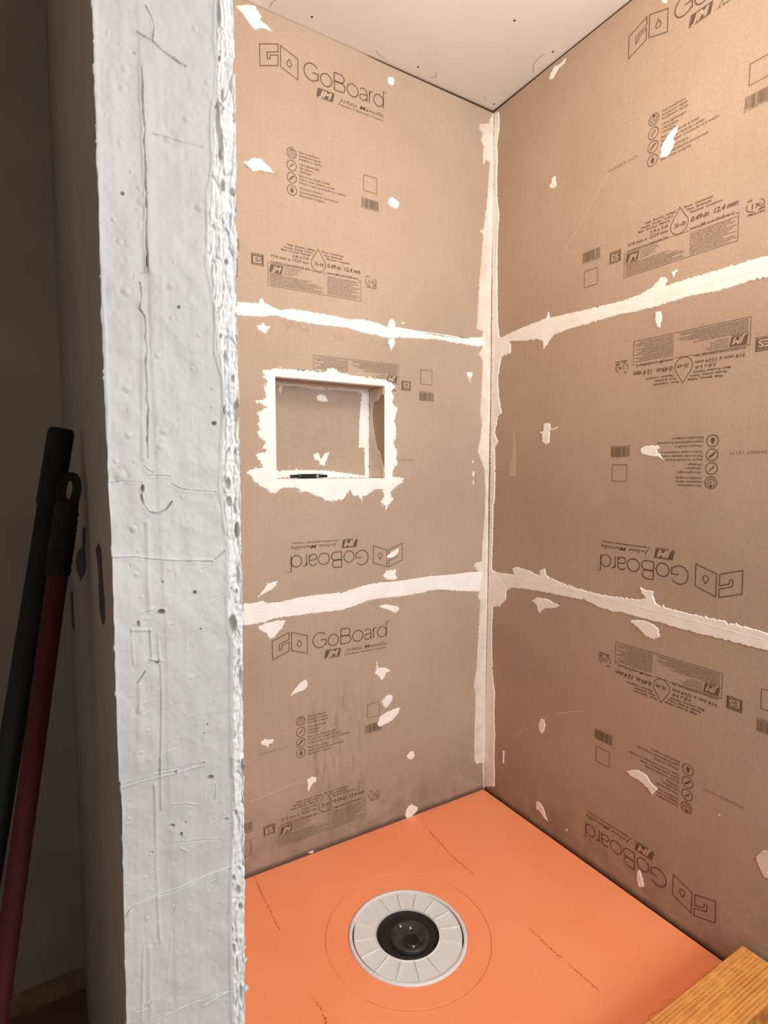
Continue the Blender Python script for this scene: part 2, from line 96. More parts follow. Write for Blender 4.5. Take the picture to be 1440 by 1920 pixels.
RIB0 = 1.0; RIB_SKIP = (5, 13)
# ------------------------------------------------------------------ helpers
def tag(o, label=None, cat=None, group=None, kind=None):
    if label: o['label'] = label
    if cat: o['category'] = cat
    if group: o['group'] = group
    if kind: o['kind'] = kind
    return o
def link(name, me, mat=None, parent=None, basis=None):
    if mat is not None and len(me.materials) == 0: me.materials.append(mat)
    o = bpy.data.objects.new(name, me); col.objects.link(o)
    if parent is not None: o.parent = parent
    if basis is not None: o.matrix_local = basis
    return o
def from_bm(name, bm, mat=None, parent=None, basis=None, smooth=False):
    me = bpy.data.meshes.new(name); bm.to_mesh(me); bm.free()
    if smooth:
        for p in me.polygons: p.use_smooth = True
    return link(name, me, mat, parent, basis)
def empty(name, loc, parent=None):
    o = bpy.data.objects.new(name, None); col.objects.link(o); o.location = loc; o.empty_display_size = .05
    if parent is not None: o.parent = parent
    return o
def box(bm, x0, x1, y0, y1, z0, z1, bev=0):
    r = bmesh.ops.create_cube(bm, size=1)
    for v in r['verts']:
        v.co = Vector(((x0 + x1) / 2 + v.co.x * (x1 - x0), (y0 + y1) / 2 + v.co.y * (y1 - y0), (z0 + z1) / 2 + v.co.z * (z1 - z0)))
    if bev:
        es = list({e for v in r['verts'] for e in v.link_edges})
        bmesh.ops.bevel(bm, geom=es, offset=bev, segments=2, affect='EDGES', profile=.6)
def tube(bm, pts, radii, n=20, cap=True):
    rings = []
    for i, p in enumerate(pts):
        p = Vector(p)
        a = Vector(pts[max(i - 1, 0)]); b = Vector(pts[min(i + 1, len(pts) - 1)])
        d = (b - a).normalized()
        u = d.cross(Vector((0, 1, 0.01))).normalized(); w = d.cross(u).normalized()
        rings.append([bm.verts.new(p + (u * math.cos(t) + w * math.sin(t)) * radii[i]) for t in [2 * math.pi * k / n for k in range(n)]])
    for r0, r1 in zip(rings, rings[1:]):
        for k in range(n):
            f = bm.faces.new((r0[k], r0[(k + 1) % n], r1[(k + 1) % n], r1[k])); f.smooth = True
    if cap:
        bm.faces.new(rings[0]); bm.faces.new(rings[-1][::-1])
def lathe(bm, prof, n=96, cx=0, cy=0, closed=False):
    """profile of (radius, z) swept round the z axis"""
    rings = [[bm.verts.new((cx + r * math.cos(2 * math.pi * k / n), cy + r * math.sin(2 * math.pi * k / n), z)) for k in range(n)] for r, z in prof]
    pairs = list(zip(rings, rings[1:])) + ([(rings[-1], rings[0])] if closed else [])
    for a, b in pairs:
        for k in range(n):
            f = bm.faces.new((a[k], b[k], b[(k + 1) % n], a[(k + 1) % n])); f.smooth = True
    return rings

BL = Matrix(((1, 0, 0, 0), (0, 0, -1, 0), (0, 1, 0, 0), (0, 0, 0, 1)))      # niche wall: right = +x, up = z, out = -y
BR = Matrix(((0, 0, -1, 0), (-1, 0, 0, 0), (0, 1, 0, 0), (0, 0, 0, 1)))     # right wall: right = -y, up = z, out = -x
def wallpos(B, u, v, w=0): return B @ Matrix.Translation((u, v, w))

# ------------------------------------------------------------------ materials
def new_mat(name):
    m = bpy.data.materials.new(name); m.use_nodes = True
    nt = m.node_tree; b = nt.nodes['Principled BSDF']
    return m, nt, b
def N(nt, t, **kw):
    n = nt.nodes.new(t)
    for k, v in kw.items():
        if k in n.inputs: n.inputs[k].default_value = v
        else: setattr(n, k, v)
    return n
def coords(nt, scale=(1, 1, 1)):
    g = nt.nodes.new('ShaderNodeNewGeometry'); m = nt.nodes.new('ShaderNodeMapping')
    nt.links.new(g.outputs['Position'], m.inputs['Vector']); m.inputs['Scale'].default_value = scale
    return m.outputs[0]
def noise(nt, scale, detail=4, rough=.55, vec=None, sc=(1, 1, 1)):
    n = N(nt, 'ShaderNodeTexNoise', Scale=scale, Detail=detail, Roughness=rough)
    nt.links.new(vec if vec is not None else coords(nt, sc), n.inputs['Vector']); return n.outputs[0]
def ramp(nt, fac, stops):
    r = nt.nodes.new('ShaderNodeValToRGB'); nt.links.new(fac, r.inputs[0])
    els = r.color_ramp.elements
    while len(els) < len(stops): els.new(.5)
    for e, (p, c) in zip(els, stops):
        e.position = p; e.color = (*c, 1) if len(c) == 3 else c
    return r.outputs[0]
def mix(nt, fac, a, b, mode='MIX'):
    m = nt.nodes.new('ShaderNodeMix'); m.data_type = 'RGBA'; m.blend_type = mode
    if isinstance(fac, float): m.inputs[0].default_value = fac
    else: nt.links.new(fac, m.inputs[0])
    for s, i in ((a, 6), (b, 7)):
        if isinstance(s, tuple): m.inputs[i].default_value = (*s, 1)
        else: nt.links.new(s, m.inputs[i])
    return m.outputs[2]
def math_n(nt, op, a, b=None, clamp=False):
    m = nt.nodes.new('ShaderNodeMath'); m.operation = op; m.use_clamp = clamp
    for i, s in enumerate((a, b)):
        if s is None: continue
        if isinstance(s, (int, float)): m.inputs[i].default_value = s
        else: nt.links.new(s, m.inputs[i])
    return m.outputs[0]
def bump(nt, b, h, strength=.3, dist=.001):
    n = N(nt, 'ShaderNodeBump', Strength=strength, Distance=dist)
    nt.links.new(h, n.inputs['Height']); nt.links.new(n.outputs[0], b.inputs['Normal'])
def plain(name, c, rough=.6, nscale=60, var=.1, bmp=.2, bd=.0005, metal=0, spec=.4, sc=(1, 1, 1)):
    m, nt, b = new_mat(name)
    n = noise(nt, nscale, 5, .6, sc=sc)
    lo = tuple(x * (1 - var) for x in c); hi = tuple(min(1, x * (1 + var)) for x in c)
    nt.links.new(ramp(nt, n, [(.3, lo), (.7, hi)]), b.inputs['Base Color'])
    b.inputs['Roughness'].default_value = rough; b.inputs['Metallic'].default_value = metal
    b.inputs['Specular IOR Level'].default_value = spec
    if bmp: bump(nt, b, n, bmp, bd)
    return m

def board_material(name, grime=None):
    m, nt, b = new_mat(name)
    base = ramp(nt, noise(nt, 2.3, 3, .5), [(.3, (.405, .303, .225)), (.7, (.47, .36, .272))])
    fib = noise(nt, 260, 6, .7, sc=(1, 1, .45))
    base = mix(nt, .55, base, ramp(nt, fib, [(.32, (.40, .39, .38)), (.68, (.62, .61, .60))]), 'OVERLAY')
    streak = noise(nt, 14, 4, .6, sc=(6, 6, .5))
    base = mix(nt, .12, base, ramp(nt, streak, [(.3, (.36, .36, .36)), (.7, (.62, .62, .62))]), 'OVERLAY')
    # flecks and scuffs of rubbed dust
    sc_ = ramp(nt, noise(nt, 7, 6, .75), [(.60, (0, 0, 0)), (.75, (1, 1, 1))])
    base = mix(nt, math_n(nt, 'MULTIPLY', sc_, .10), base, (.72, .62, .52))
    # damp dirt along the foot of the lowest boards, plus painted gap shade
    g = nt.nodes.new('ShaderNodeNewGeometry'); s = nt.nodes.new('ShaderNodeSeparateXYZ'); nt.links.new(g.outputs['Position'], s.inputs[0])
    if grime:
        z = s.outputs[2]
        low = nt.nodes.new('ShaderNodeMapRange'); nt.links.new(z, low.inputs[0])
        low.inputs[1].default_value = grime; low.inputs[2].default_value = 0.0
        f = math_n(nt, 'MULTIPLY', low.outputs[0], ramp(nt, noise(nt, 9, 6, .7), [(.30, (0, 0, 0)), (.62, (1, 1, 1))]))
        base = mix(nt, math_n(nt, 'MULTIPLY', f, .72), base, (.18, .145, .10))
        gap_shade = nt.nodes.new('ShaderNodeMapRange'); nt.links.new(z, gap_shade.inputs[0]); gap_shade.inputs[1].default_value = .022; gap_shade.inputs[2].default_value = .006  # narrow dark band: contact shade above the tray painted into the board colour
        base = mix(nt, math_n(nt, 'MULTIPLY', gap_shade.outputs[0], .8), base, (.075, .06, .045))
        # dried drip stains under the middle of the niche wall
        x = s.outputs[0]
        w = nt.nodes.new('ShaderNodeMapRange'); w.interpolation_type = 'SMOOTHSTEP'
        nt.links.new(math_n(nt, 'ABSOLUTE', math_n(nt, 'ADD', x, .655)), w.inputs[0]); w.inputs[1].default_value = .17; w.inputs[2].default_value = .06
        zt = nt.nodes.new('ShaderNodeMapRange'); nt.links.new(z, zt.inputs[0]); zt.inputs[1].default_value = .62; zt.inputs[2].default_value = .45
        dr = ramp(nt, noise(nt, 11, 7, .8, sc=(3, 3, .6)), [(.50, (0, 0, 0)), (.66, (1, 1, 1))])
        f2 = math_n(nt, 'MULTIPLY', math_n(nt, 'MULTIPLY', w.outputs[0], zt.outputs[0]), dr)
        base = mix(nt, math_n(nt, 'MULTIPLY', f2, .62), base, (.16, .13, .075))
    nt.links.new(base, b.inputs['Base Color'])
    b.inputs['Roughness'].default_value = .68; b.inputs['Specular IOR Level'].default_value = .22
    bump(nt, b, fib, .25, .0006)
    return m

def compound_material(name, c, c2, cover=0.0):
    m, nt, b = new_mat(name)
    big = noise(nt, 16, 5, .6); fine = noise(nt, 180, 6, .7)
    base = ramp(nt, big, [(.30, c2), (.62, c)])
    base = mix(nt, .35, base, ramp(nt, fine, [(.3, (.42, .42, .42)), (.7, (.6, .6, .6))]), 'OVERLAY')
    nt.links.new(base, b.inputs['Base Color'])
    b.inputs['Roughness'].default_value = .62; b.inputs['Specular IOR Level'].default_value = .3
    h = math_n(nt, 'ADD', math_n(nt, 'MULTIPLY', noise(nt, 40, 5, .7), 1.0), math_n(nt, 'MULTIPLY', fine, .35))
    bump(nt, b, h, .55, .0022)
    return m

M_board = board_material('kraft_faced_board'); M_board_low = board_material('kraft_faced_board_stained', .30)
M_comp = compound_material('joint_sealant_white', (.93, .90, .86), (.86, .81, .75))
M_comp_thin = compound_material('joint_sealant_thin', (.80, .715, .63), (.64, .545, .455))
M_ink = plain('brown_print_ink', (.125, .082, .054), .7, 300, .25, 0)
M_ink_soft = plain('brown_print_ink_soft', (.20, .135, .09), .7, 300, .25, 0)
M_knock = plain('kraft_reverse_print', (.50, .37, .265), .7, 300, .1, 0)
M_pencil = plain('graphite_mark', (.26, .19, .14), .6, 400, .2, 0)
M_scuff = plain('pale_scuff', (.66, .50, .37), .7, 90, .1, 0)
M_faint = plain('faint_tape_residue', (.56, .42, .31), .7, 120, .12, 0)
M_core = plain('grey_foam_core', (.10, .065, .045), .9, 90, .2, .3)
M_stud = plain('dark_stud_wood', (.055, .028, .016), .85, 30, .3, .3)
M_tray = None
def tray_material():
    m, nt, b = new_mat('orange_fleece')
    n1 = noise(nt, 3, 3, .5); n2 = noise(nt, 420, 5, .7)
    base = ramp(nt, n1, [(.3, (.98, .30, .125)), (.7, (.995, .345, .16))])
    base = mix(nt, .4, base, ramp(nt, n2, [(.3, (.42, .42, .42)), (.7, (.60, .60, .60))]), 'OVERLAY')
    dirt = ramp(nt, noise(nt, 22, 7, .8), [(.66, (0, 0, 0)), (.80, (1, 1, 1))])
    base = mix(nt, math_n(nt, 'MULTIPLY', dirt, .25), base, (.62, .16, .06))
    nt.links.new(base, b.inputs['Base Color']); b.inputs['Roughness'].default_value = .55
    b.inputs['Specular IOR Level'].default_value = .35
    bump(nt, b, n2, .25, .0005); return m
M_tray = tray_material()
M_groove = plain('orange_groove', (.72, .17, .045), .6, 200, .1, 0)
M_tray_print = plain('rust_print', (.45, .10, .035), .6, 500, .3, 0)
M_plastic = plain('white_grey_plastic', (.74, .735, .735), .42, 120, .05, .25, .0006)
M_rib = plain('white_plastic_rib', (.80, .79, .775), .4, 120, .04, 0)
M_black = plain('black_plastic', (.009, .008, .007), .35, 70, .5, .5, .001)
M_hub = plain('worn_black_plastic', (.032, .030, .029), .42, 60, .6, .5, .001)
M_void = plain('dark_cavity', (.006, .005, .004), .8, 40, .2, 0)
M_screw = plain('zinc_screw', (.55, .54, .52), .3, 300, .2, 0, metal=.9)
M_drywall = plain('ceiling_drywall', (.80, .745, .69), .85, 5, .03, .2, .0005)
M_room = plain('painted_plaster', (.78, .72, .66), .9, 4, .05, .3, .0008)
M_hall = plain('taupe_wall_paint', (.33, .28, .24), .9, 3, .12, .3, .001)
M_subfloor = plain('brown_floor', (.16, .085, .05), .8, 8, .3, .4, .002)
M_base = plain('dusty_wood_strip', (.26, .17, .11), .8, 20, .3, .3)
M_scar = plain('torn_paint_scar', (.05, .035, .03), .9, 90, .4, .5, .002)
M_foam = plain('black_foam_grip', (.003, .003, .003), .9, 200, .3, .3, .0006)
M_polegreen = plain('dark_painted_pole', (.004, .0055, .0035), .8, 60, .3, 0)
M_polered = plain('red_painted_pole', (.05, .0015, .0015), .75, 60, .2, .1)
M_markerbody = plain('black_marker_plastic', (.012, .011, .011), .25, 60, .3, 0)
M_markerband = plain('grey_marker_band', (.42, .41, .40), .4, 60, .1, 0)
M_hair = plain('loose_fibre', (.30, .08, .02), .8, 60, .2, 0)

def plaster_material():
    m, nt, b = new_mat('trowelled_white_sealant')
    big = noise(nt, 6, 4, .55); fine = noise(nt, 150, 6, .7)
    base = ramp(nt, big, [(.3, (.405, .39, .372)), (.7, (.46, .445, .43))])
    base = mix(nt, .25, base, ramp(nt, fine, [(.3, (.43, .43, .43)), (.7, (.58, .58, .58))]), 'OVERLAY')
    nt.links.new(base, b.inputs['Base Color']); b.inputs['Roughness'].default_value = .5
    b.inputs['Specular IOR Level'].default_value = .3
    bump(nt, b, math_n(nt, 'ADD', noise(nt, 60, 5, .65, sc=(1, 1, .3)), math_n(nt, 'MULTIPLY', fine, .3)), .5, .0014)
    return m
M_plaster = plaster_material()
M_plaster_edge = plain('fresh_white_sealant', (.60, .59, .575), .5, 90, .06, .3, .001)

def lumber_material():
    m, nt, b = new_mat('rough_sawn_lumber')
    grain = noise(nt, 24, 5, .6, sc=(.35, 6, 6))
    base = ramp(nt, grain, [(.3, (.74, .29, .06)), (.55, (.82, .36, .085)), (.75, (.88, .42, .11))])
    dark = ramp(nt, noise(nt, 20, 4, .5, sc=(.25, 9, 9)), [(.36, (1, 1, 1)), (.44, (0, 0, 0))])
    base = mix(nt, math_n(nt, 'MULTIPLY', dark, .5), base, (.42, .13, .02))
    g = nt.nodes.new('ShaderNodeNewGeometry'); mp = nt.nodes.new('ShaderNodeMapping'); nt.links.new(g.outputs['Position'], mp.inputs[0])
    def wave(dirn, scale, dist):
        w = N(nt, 'ShaderNodeTexWave', Scale=scale, Distortion=dist, Detail=3.0); w.wave_type = 'BANDS'; w.bands_direction = dirn
        w.inputs['Detail Scale'].default_value = 2.0
        nt.links.new(mp.outputs[0], w.inputs['Vector']); return w.outputs['Fac']
    wx = wave('X', 56, 1.2); wy = wave('Y', 38, 1.0)
    g1 = ramp(nt, wx, [(.05, (1, 1, 1)), (.34, (0, 0, 0))]); g2 = ramp(nt, wy, [(.05, (1, 1, 1)), (.30, (0, 0, 0))])
    brk = ramp(nt, noise(nt, 30, 4, .7), [(.38, (.1, .1, .1)), (.6, (1, 1, 1))])
    f = math_n(nt, 'MULTIPLY', math_n(nt, 'MAXIMUM', math_n(nt, 'MULTIPLY', g1, .8), math_n(nt, 'MULTIPLY', g2, 1.0)), brk)
    base = mix(nt, math_n(nt, 'MULTIPLY', f, .8), base, (.36, .11, .018))
    nt.links.new(base, b.inputs['Base Color']); b.inputs['Roughness'].default_value = .62
    bump(nt, b, math_n(nt, 'SUBTRACT', grain, f), .5, .0015); return m
M_lumber = lumber_material()

# ------------------------------------------------------------------ polygon slabs (boards, sealant)
def slab(name, outer, holes, th, mat, parent, basis, chamfer=0, z0=0.0, back=False):
    """flat plate: outline in metres (2-D wall coordinates), thickness th along the wall normal, with optional holes"""
    bm = bmesh.new()
    loops = [outer] + list(holes)
    vs = []; idx = []
    for lp in loops:
        idx.append(list(range(len(vs), len(vs) + len(lp)))); vs += [Vector((p[0], p[1], 0)) for p in lp]
    tri = tessellate_polygon([[Vector((p[0], p[1], 0)) for p in lp] for lp in loops])
    top = [bm.verts.new((v.x, v.y, z0 + th)) for v in vs]
    faces = []
    for t in tri:
        a, b_, c_ = (vs[i] for i in t)
        if abs((b_ - a).cross(c_ - a).z) < 1e-12: continue
        t = t if (b_ - a).cross(c_ - a).z > 0 else t[::-1]
        try: faces.append(bm.faces.new([top[i] for i in t]))
        except ValueError: pass
    bot = [bm.verts.new((v.x, v.y, z0)) for v in vs]
    for li, lp in enumerate(idx):
        area = sum(vs[lp[i]].x * vs[lp[(i + 1) % len(lp)]].y - vs[lp[(i + 1) % len(lp)]].x * vs[lp[i]].y for i in range(len(lp)))
        s = (area > 0) == (li == 0)
        for i in range(len(lp)):
            a, b_ = lp[i], lp[(i + 1) % len(lp)]
            q = (top[b_], top[a], bot[a], bot[b_]) if not s else (top[a], bot[a], bot[b_], top[b_])
            try: bm.faces.new(q)
            except ValueError: pass
    ix = {v: i for i, v in enumerate(top)}
    for f in faces:
        try: bm.faces.new([bot[ix[v]] for v in reversed(f.verts[:])])
        except ValueError: pass
    return from_bm(name, bm, mat, parent, basis)

def ragged(pts, step=.004, amp=.0011, seed=0):
    """subdivide an outline given in mm and roughen it like the torn edge of a trowelled smear"""
    r = random.Random(seed); pts = [Vector((p[0] / 1000, p[1] / 1000)) for p in pts]
    out = []
    for i, a in enumerate(pts):
        b = pts[(i + 1) % len(pts)]; L_ = (b - a).length
        n = max(1, int(L_ / step)); d = (b - a); nn = Vector((-d.y, d.x)).normalized() if L_ > 1e-6 else Vector((0, 0))
        for k in range(n):
            t = k / n; j = 0 if k == 0 else r.gauss(0, amp)
            if r.random() < .07: j *= 2.8
            p = a + d * t + nn * j
            out.append((p.x, p.y))
    return out

def smear(name, pts, seed, basis, parent, th=.0016, mat=None, holes=(), step=.004, amp=.0011, z0=.0002):
    """a smear of sealant with a feathered (sloping) edge: outline low, an inset copy at full thickness"""
    out = ragged(pts, step, amp, seed)
    n = len(out)
    area = sum(out[i][0] * out[(i + 1) % n][1] - out[(i + 1) % n][0] * out[i][1] for i in range(n))
    if area < 0: out = out[::-1]
    inset = min(.0022, .18 * math.sqrt(abs(area)) * .5)
    # smooth inward normals
    V = [Vector(p) for p in out]; nor = []
    for i in range(n):
        t = Vector((0, 0))
        for k in (1, 2, 3): t += V[(i + k) % n] - V[(i - k) % n]
        t = t.normalized() if t.length > 1e-9 else Vector((1, 0)); nor.append(Vector((-t.y, t.x)))
    inner = [V[i] + nor[i] * inset for i in range(n)]
    bm = bmesh.new()
    hp = [list(h) for h in holes]
    loops = [[Vector((p.x, p.y, 0)) for p in inner]] + [[Vector((p[0], p[1], 0)) for p in h] for h in hp]
    flat = [v for lp in loops for v in lp]
    tv = [bm.verts.new((v.x, v.y, z0 + th)) for v in flat]
    for t in tessellate_polygon(loops):
        a, b_, c_ = (flat[i] for i in t); cr = (b_ - a).cross(c_ - a).z
        if abs(cr) < 1e-13: continue
        t = t if cr > 0 else t[::-1]
        try: bm.faces.new([tv[i] for i in t])
        except ValueError: pass
    bv = [bm.verts.new((p.x, p.y, z0)) for p in V]
    for i in range(n):
        j = (i + 1) % n
        try: bm.faces.new((tv[i], bv[i], bv[j], tv[j]))
        except ValueError: pass
    base = n
    for h in hp:
        m_ = len(h); hb = [bm.verts.new((p[0], p[1], z0)) for p in h]
        for i in range(m_):
            j = (i + 1) % m_
            try: bm.faces.new((tv[base + i], tv[base + j], hb[j], hb[i]))
            except ValueError: pass
        base += m_
    bmesh.ops.recalc_face_normals(bm, faces=[f for f in bm.faces if abs(f.normal.z) < .2] or bm.faces)
    return from_bm(name, bm, mat or M_comp, parent, basis)

# ------------------------------------------------------------------ printed artwork, millimetres, drawn as flat ink faces
class Ink:
    def __init__(self): self.bm = bmesh.new()
    def poly(self, pts, z=0.0):
        vs = [self.bm.verts.new((p[0], p[1], z)) for p in pts]
        a = sum(pts[i][0] * pts[(i + 1) % len(pts)][1] - pts[(i + 1) % len(pts)][0] * pts[i][1] for i in range(len(pts)))
        self.bm.faces.new(vs if a > 0 else vs[::-1])
    def rect(self, x0, y0, x1, y1, z=0.0): self.poly([(x0, y0), (x1, y0), (x1, y1), (x0, y1)], z)
    def stroke(self, pts, w, closed=False):
        P = [Vector(p) for p in pts]; n = len(P); Ls = []; Rs = []
        for i in range(n):
            a = P[(i - 1) % n] if (closed or i > 0) else None; b = P[(i + 1) % n] if (closed or i < n - 1) else None
            d1 = (P[i] - a).normalized() if a is not None else (b - P[i]).normalized()
            d2 = (b - P[i]).normalized() if b is not None else d1
            n1 = Vector((-d1.y, d1.x)); n2 = Vector((-d2.y, d2.x)); m = (n1 + n2)
            m = m.normalized() if m.length > 1e-6 else n1
            k = min(2.0, 1 / max(.3, m.dot(n1)))
            Ls.append(P[i] + m * w / 2 * k); Rs.append(P[i] - m * w / 2 * k)
        lv = [self.bm.verts.new((p.x, p.y, 0)) for p in Ls]; rv = [self.bm.verts.new((p.x, p.y, 0)) for p in Rs]
        for i in range(n if closed else n - 1):
            j = (i + 1) % n; self.bm.faces.new((rv[i], rv[j], lv[j], lv[i]))
    def arc(self, cx, cy, rx, ry, a0, a1, w, n=20, pre=(), post=()):
        self.stroke(list(pre) + [(cx + rx * math.cos(math.radians(a0 + (a1 - a0) * k / n)), cy + ry * math.sin(math.radians(a0 + (a1 - a0) * k / n))) for k in range(n + 1)] + list(post), w)
    def ring(self, cx, cy, rx, ry, w, n=28):
        self.stroke([(cx + rx * math.cos(2 * math.pi * k / n), cy + ry * math.sin(2 * math.pi * k / n)) for k in range(n)], w, True)
    def text(self, s, x0, x1, y, h, shear=0, bold=0, z=0.0, align='L', maxw=True):
        """one line of lettering, baseline y, cap height h; squeezed to run from x0 to x1"""
        c = bpy.data.curves.new('t', 'FONT'); c.body = s; c.size = 1; c.shear = shear; c.offset = bold; c.resolution_u = 1 if h < 12 else 3
        o = bpy.data.objects.new('t', c); col.objects.link(o)
        me = bpy.data.meshes.new_from_object(o.evaluated_get(bpy.context.evaluated_depsgraph_get()))
        bpy.data.objects.remove(o); bpy.data.curves.remove(c)
        if len(me.vertices):
            xs = [v.co.x for v in me.vertices]; a, b = min(xs), max(xs); sx = (x1 - x0) / (b - a)
            sy = h / .70
            for v in me.vertices: v.co = ((v.co.x - a) * sx + x0, v.co.y * sy + y, z)
            if sx < 0: me.flip_normals()
            self.bm.from_mesh(me)
        bpy.data.meshes.remove(me)
    def mesh(self, name, mat, clip=None):
        if clip:
            x0, x1, y0, y1 = clip
            for co, no in (((x0, 0, 0), (1, 0, 0)), ((x1, 0, 0), (1, 0, 0)), ((0, y0, 0), (0, 1, 0)), ((0, y1, 0), (0, 1, 0))):
                bmesh.ops.bisect_plane(self.bm, geom=self.bm.verts[:] + self.bm.edges[:] + self.bm.faces[:], plane_co=co, plane_no=no)
            dead = [f for f in self.bm.faces if x0 < f.calc_center_median().x < x1 and y0 < f.calc_center_median().y < y1]
            bmesh.ops.delete(self.bm, geom=dead, context='FACES')
        bmesh.ops.scale(self.bm, vec=(.001, .001, .001), verts=self.bm.verts)
        me = bpy.data.meshes.new(name); self.bm.to_mesh(me); self.bm.free(); me.materials.append(mat)
        return me

def drop_pts(cx, top, bot, hw, n=22):
    r = hw; cy = bot + r; out = []
    for k in range(n + 1):
        a = math.radians(160 + (380 - 160) * k / n); out.append((cx + r * math.cos(a), cy + r * math.sin(a)))
    return [(cx, top)] + out

def art_logo():
    k = Ink()
    k.stroke([(0, 0), (56, 19.5), (56, -2.5), (23, -15), (23, -33), (31, -30), (31, -20.5), (56, -11), (56, -41), (.5, -60)], 2.7, True)
    k.stroke([(64, 18.5), (119, 0), (119, -59.5), (64, -41)], 2.7, True)
    k.stroke(drop_pts(91.5, -10.5, -32, 7.5), 2.7, True)
    w = 3.4
    k.arc(164, -22.2, 25, 25, 40, 318, w, 30, post=[(186.5, -40), (186.5, -22.5), (166, -22.5)])
    k.ring(213, -29.3, 19.5, 18.7, w)
    k.stroke([(241, 3.5), (241, -48)], w)
    k.arc(263, -9, 12.5, 12.5, 90, -90, w, 12, pre=[(241, 3.5)], post=[(241, -21.5)])
    k.arc(265, -34.8, 14, 13.2, 90, -90, w, 12, pre=[(241, -21.5)], post=[(241, -48)])
    k.ring(306, -29.3, 20, 18.7, w)
    k.arc(345, -22.5, 13.5, 12.2, 150, 0, w, 12, post=[(358.5, -48)])
    k.arc(343.5, -38.3, 12, 9.3, 90, 290, w, 14, pre=[(358.5, -28.5)], post=[(358.5, -38.5)])
    k.stroke([(367.5, -11), (367.5, -48)], w)
    k.arc(379.5, -22.5, 12, 12, 180, 85, w, 8)
    k.ring(402, -29.3, 18, 18.5, w)
    k.stroke([(420.5, 5), (420.5, -48)], w)
    k.text('TM', 424, 432, 2, 4, 0, .01)
    # maker's badge: slanted block with the two letters knocked out
    k.poly([(179, -86.5), (236, -86.5), (241.5, -60), (184.5, -60)])
    k.rect(181, -89.5, 236, -88)
    k.text('Johns Manville', 257, 421, -77.5, 11.5, .3, .006)
    k.text('A Berkshire Hathaway Company', 251, 420, -89, 5.2, .3, .025)
    return k.mesh('printed_logo', M_ink)
def art_badge(): # light letters lying in the dark badges
    k = Ink(); k.text('JM', 186, 233, -83, 18.5, .3, .05); return k.mesh('badge_letters', M_knock)
def art_features():
    k = Ink()
    for i, y in enumerate((336.5, 300, 264.5, 228.5)):
        k.ring(80, y, 15.2, 15.2, 2.2)
        if i == 0:
            k.ring(80, y, 9.2, 9.2, 1.9); k.stroke([(80, y + 12), (80, y + 3), (83, y - 2), (78, y - 2)], 1.8); k.rect(77, y + 8, 83, y + 12)
        elif i == 1: k.stroke([(74, y - 6), (77, y - 1), (81, y + 1), (86, y + 7)], 3.2)
        elif i == 2: k.stroke([(72, y - 7), (88, y + 7)], 4.2); k.stroke([(76, y - 1), (82, y + 5)], 1.6)
        else: k.poly(drop_pts(80, y + 10, y - 8, 5.6))
    T = [('Fast installation', 343.5, 171), ('Instalación rápida', 333.5, 177), ('Installation rapide', 323.5, 177.5),
         ('Ultra lightweight', 308.5, 173), ('Ultraliviano', 297.5, 152), ('Ultraléger', 287.5, 145),
         ('Easy to cut, handle & install', 275, 208), ('Fácil de cortar, manipular e instalar', 264.5, 225), ('Facile à couper, à manipuler et à installer', 254, 264),
         ('Waterproof built in', 238.5, 182), ('Impermeabilización incorporada', 227.5, 236), ('Étanchéité intégrée', 216.5, 190)]
    for s, y, x1 in T: k.text(s, 105, x1, y - 1, 6.6, 0, .012)
    return k.mesh('printed_feature_list', M_ink)
def art_label(clip=None):
    k = Ink()
    k.stroke([(142, 1.5), (0, 0), (0, -67), (319, -67), (319, 0), (308, 0)], 1.3)
    k.stroke([(142, 1.0), (192, 0)], 1.3)
    k.stroke(drop_pts(166, 70.5, 1.5, 24.5, 30), 2.0, True)
    k.text('½-in', 150, 184, 20, 12, .25, .02)
    for s, x0, x1, y in (('Walls  Showers  Ceilings', 61, 154, 62), ('Paredes  Duchas  Techos', 52, 147, 53), ('Murs  Douches  Plafonds', 43, 139, 44),
                         ('Floors  Countertops', 178, 254, 62.5), ('Pisos  Encimeras', 186, 250, 53), ('Planchers  Comptoirs', 194, 278, 43.5)):
        k.text(s, x0, x1, y, 5.8, 0, .028)
    k.text('3-ft x 5-ft', 79, 134, 30.5, 8.5, .2, .02); k.text('914 mm x 1524 mm', 10, 134.5, 17.5, 9, .2, .02)
    k.text('0.49-in  12.4 mm', 197, 317, 20.5, 12.5, .25, .028)
    k.text('www.JM.com/GoBoard', 196, 308, 0.5, 7, .2, .03)
    k.text('WATERPROOF BACKERBOARD TILE', 8, 135, 2.5, 4.2, .1, .03)
    k.poly([(4, -27), (44, -27), (48, -3), (8, -3)]); k.rect(4, -30.5, 44, -29)
    r = random.Random(3)
    words = 'conforms to ansi a118 astm for use as tile backer in wet areas follow all local codes and read install guide before use keep dry store flat made of closed cell foam patents pending see warranty'.split()
    def para(x0, x1s, ytop, dy, h):
        for i, x1 in enumerate(x1s):
            n = max(3, int((x1 - x0) / 11)); k.text(' '.join(r.choice(words) for _ in range(n)), x0, x1, ytop - i * dy, h, 0, .03)
    para(52, [104, 110, 96, 98, 82], -6, 5, 2.6)
    para(6, [142, 128, 166, 178, 184, 150, 176, 184], -34, 4.15, 2.7)
    para(197, [316, 300, 312, 290, 316, 306, 296, 314, 282, 310, 316, 300], -9, 4.9, 2.9)
    return k.mesh('printed_label', M_ink, clip)
def art_label_knock(clip=None):
    k = Ink(); k.text('JM', 9, 43, -23.5, 16, .35, .04); return k.mesh('badge_letters', M_knock, clip)
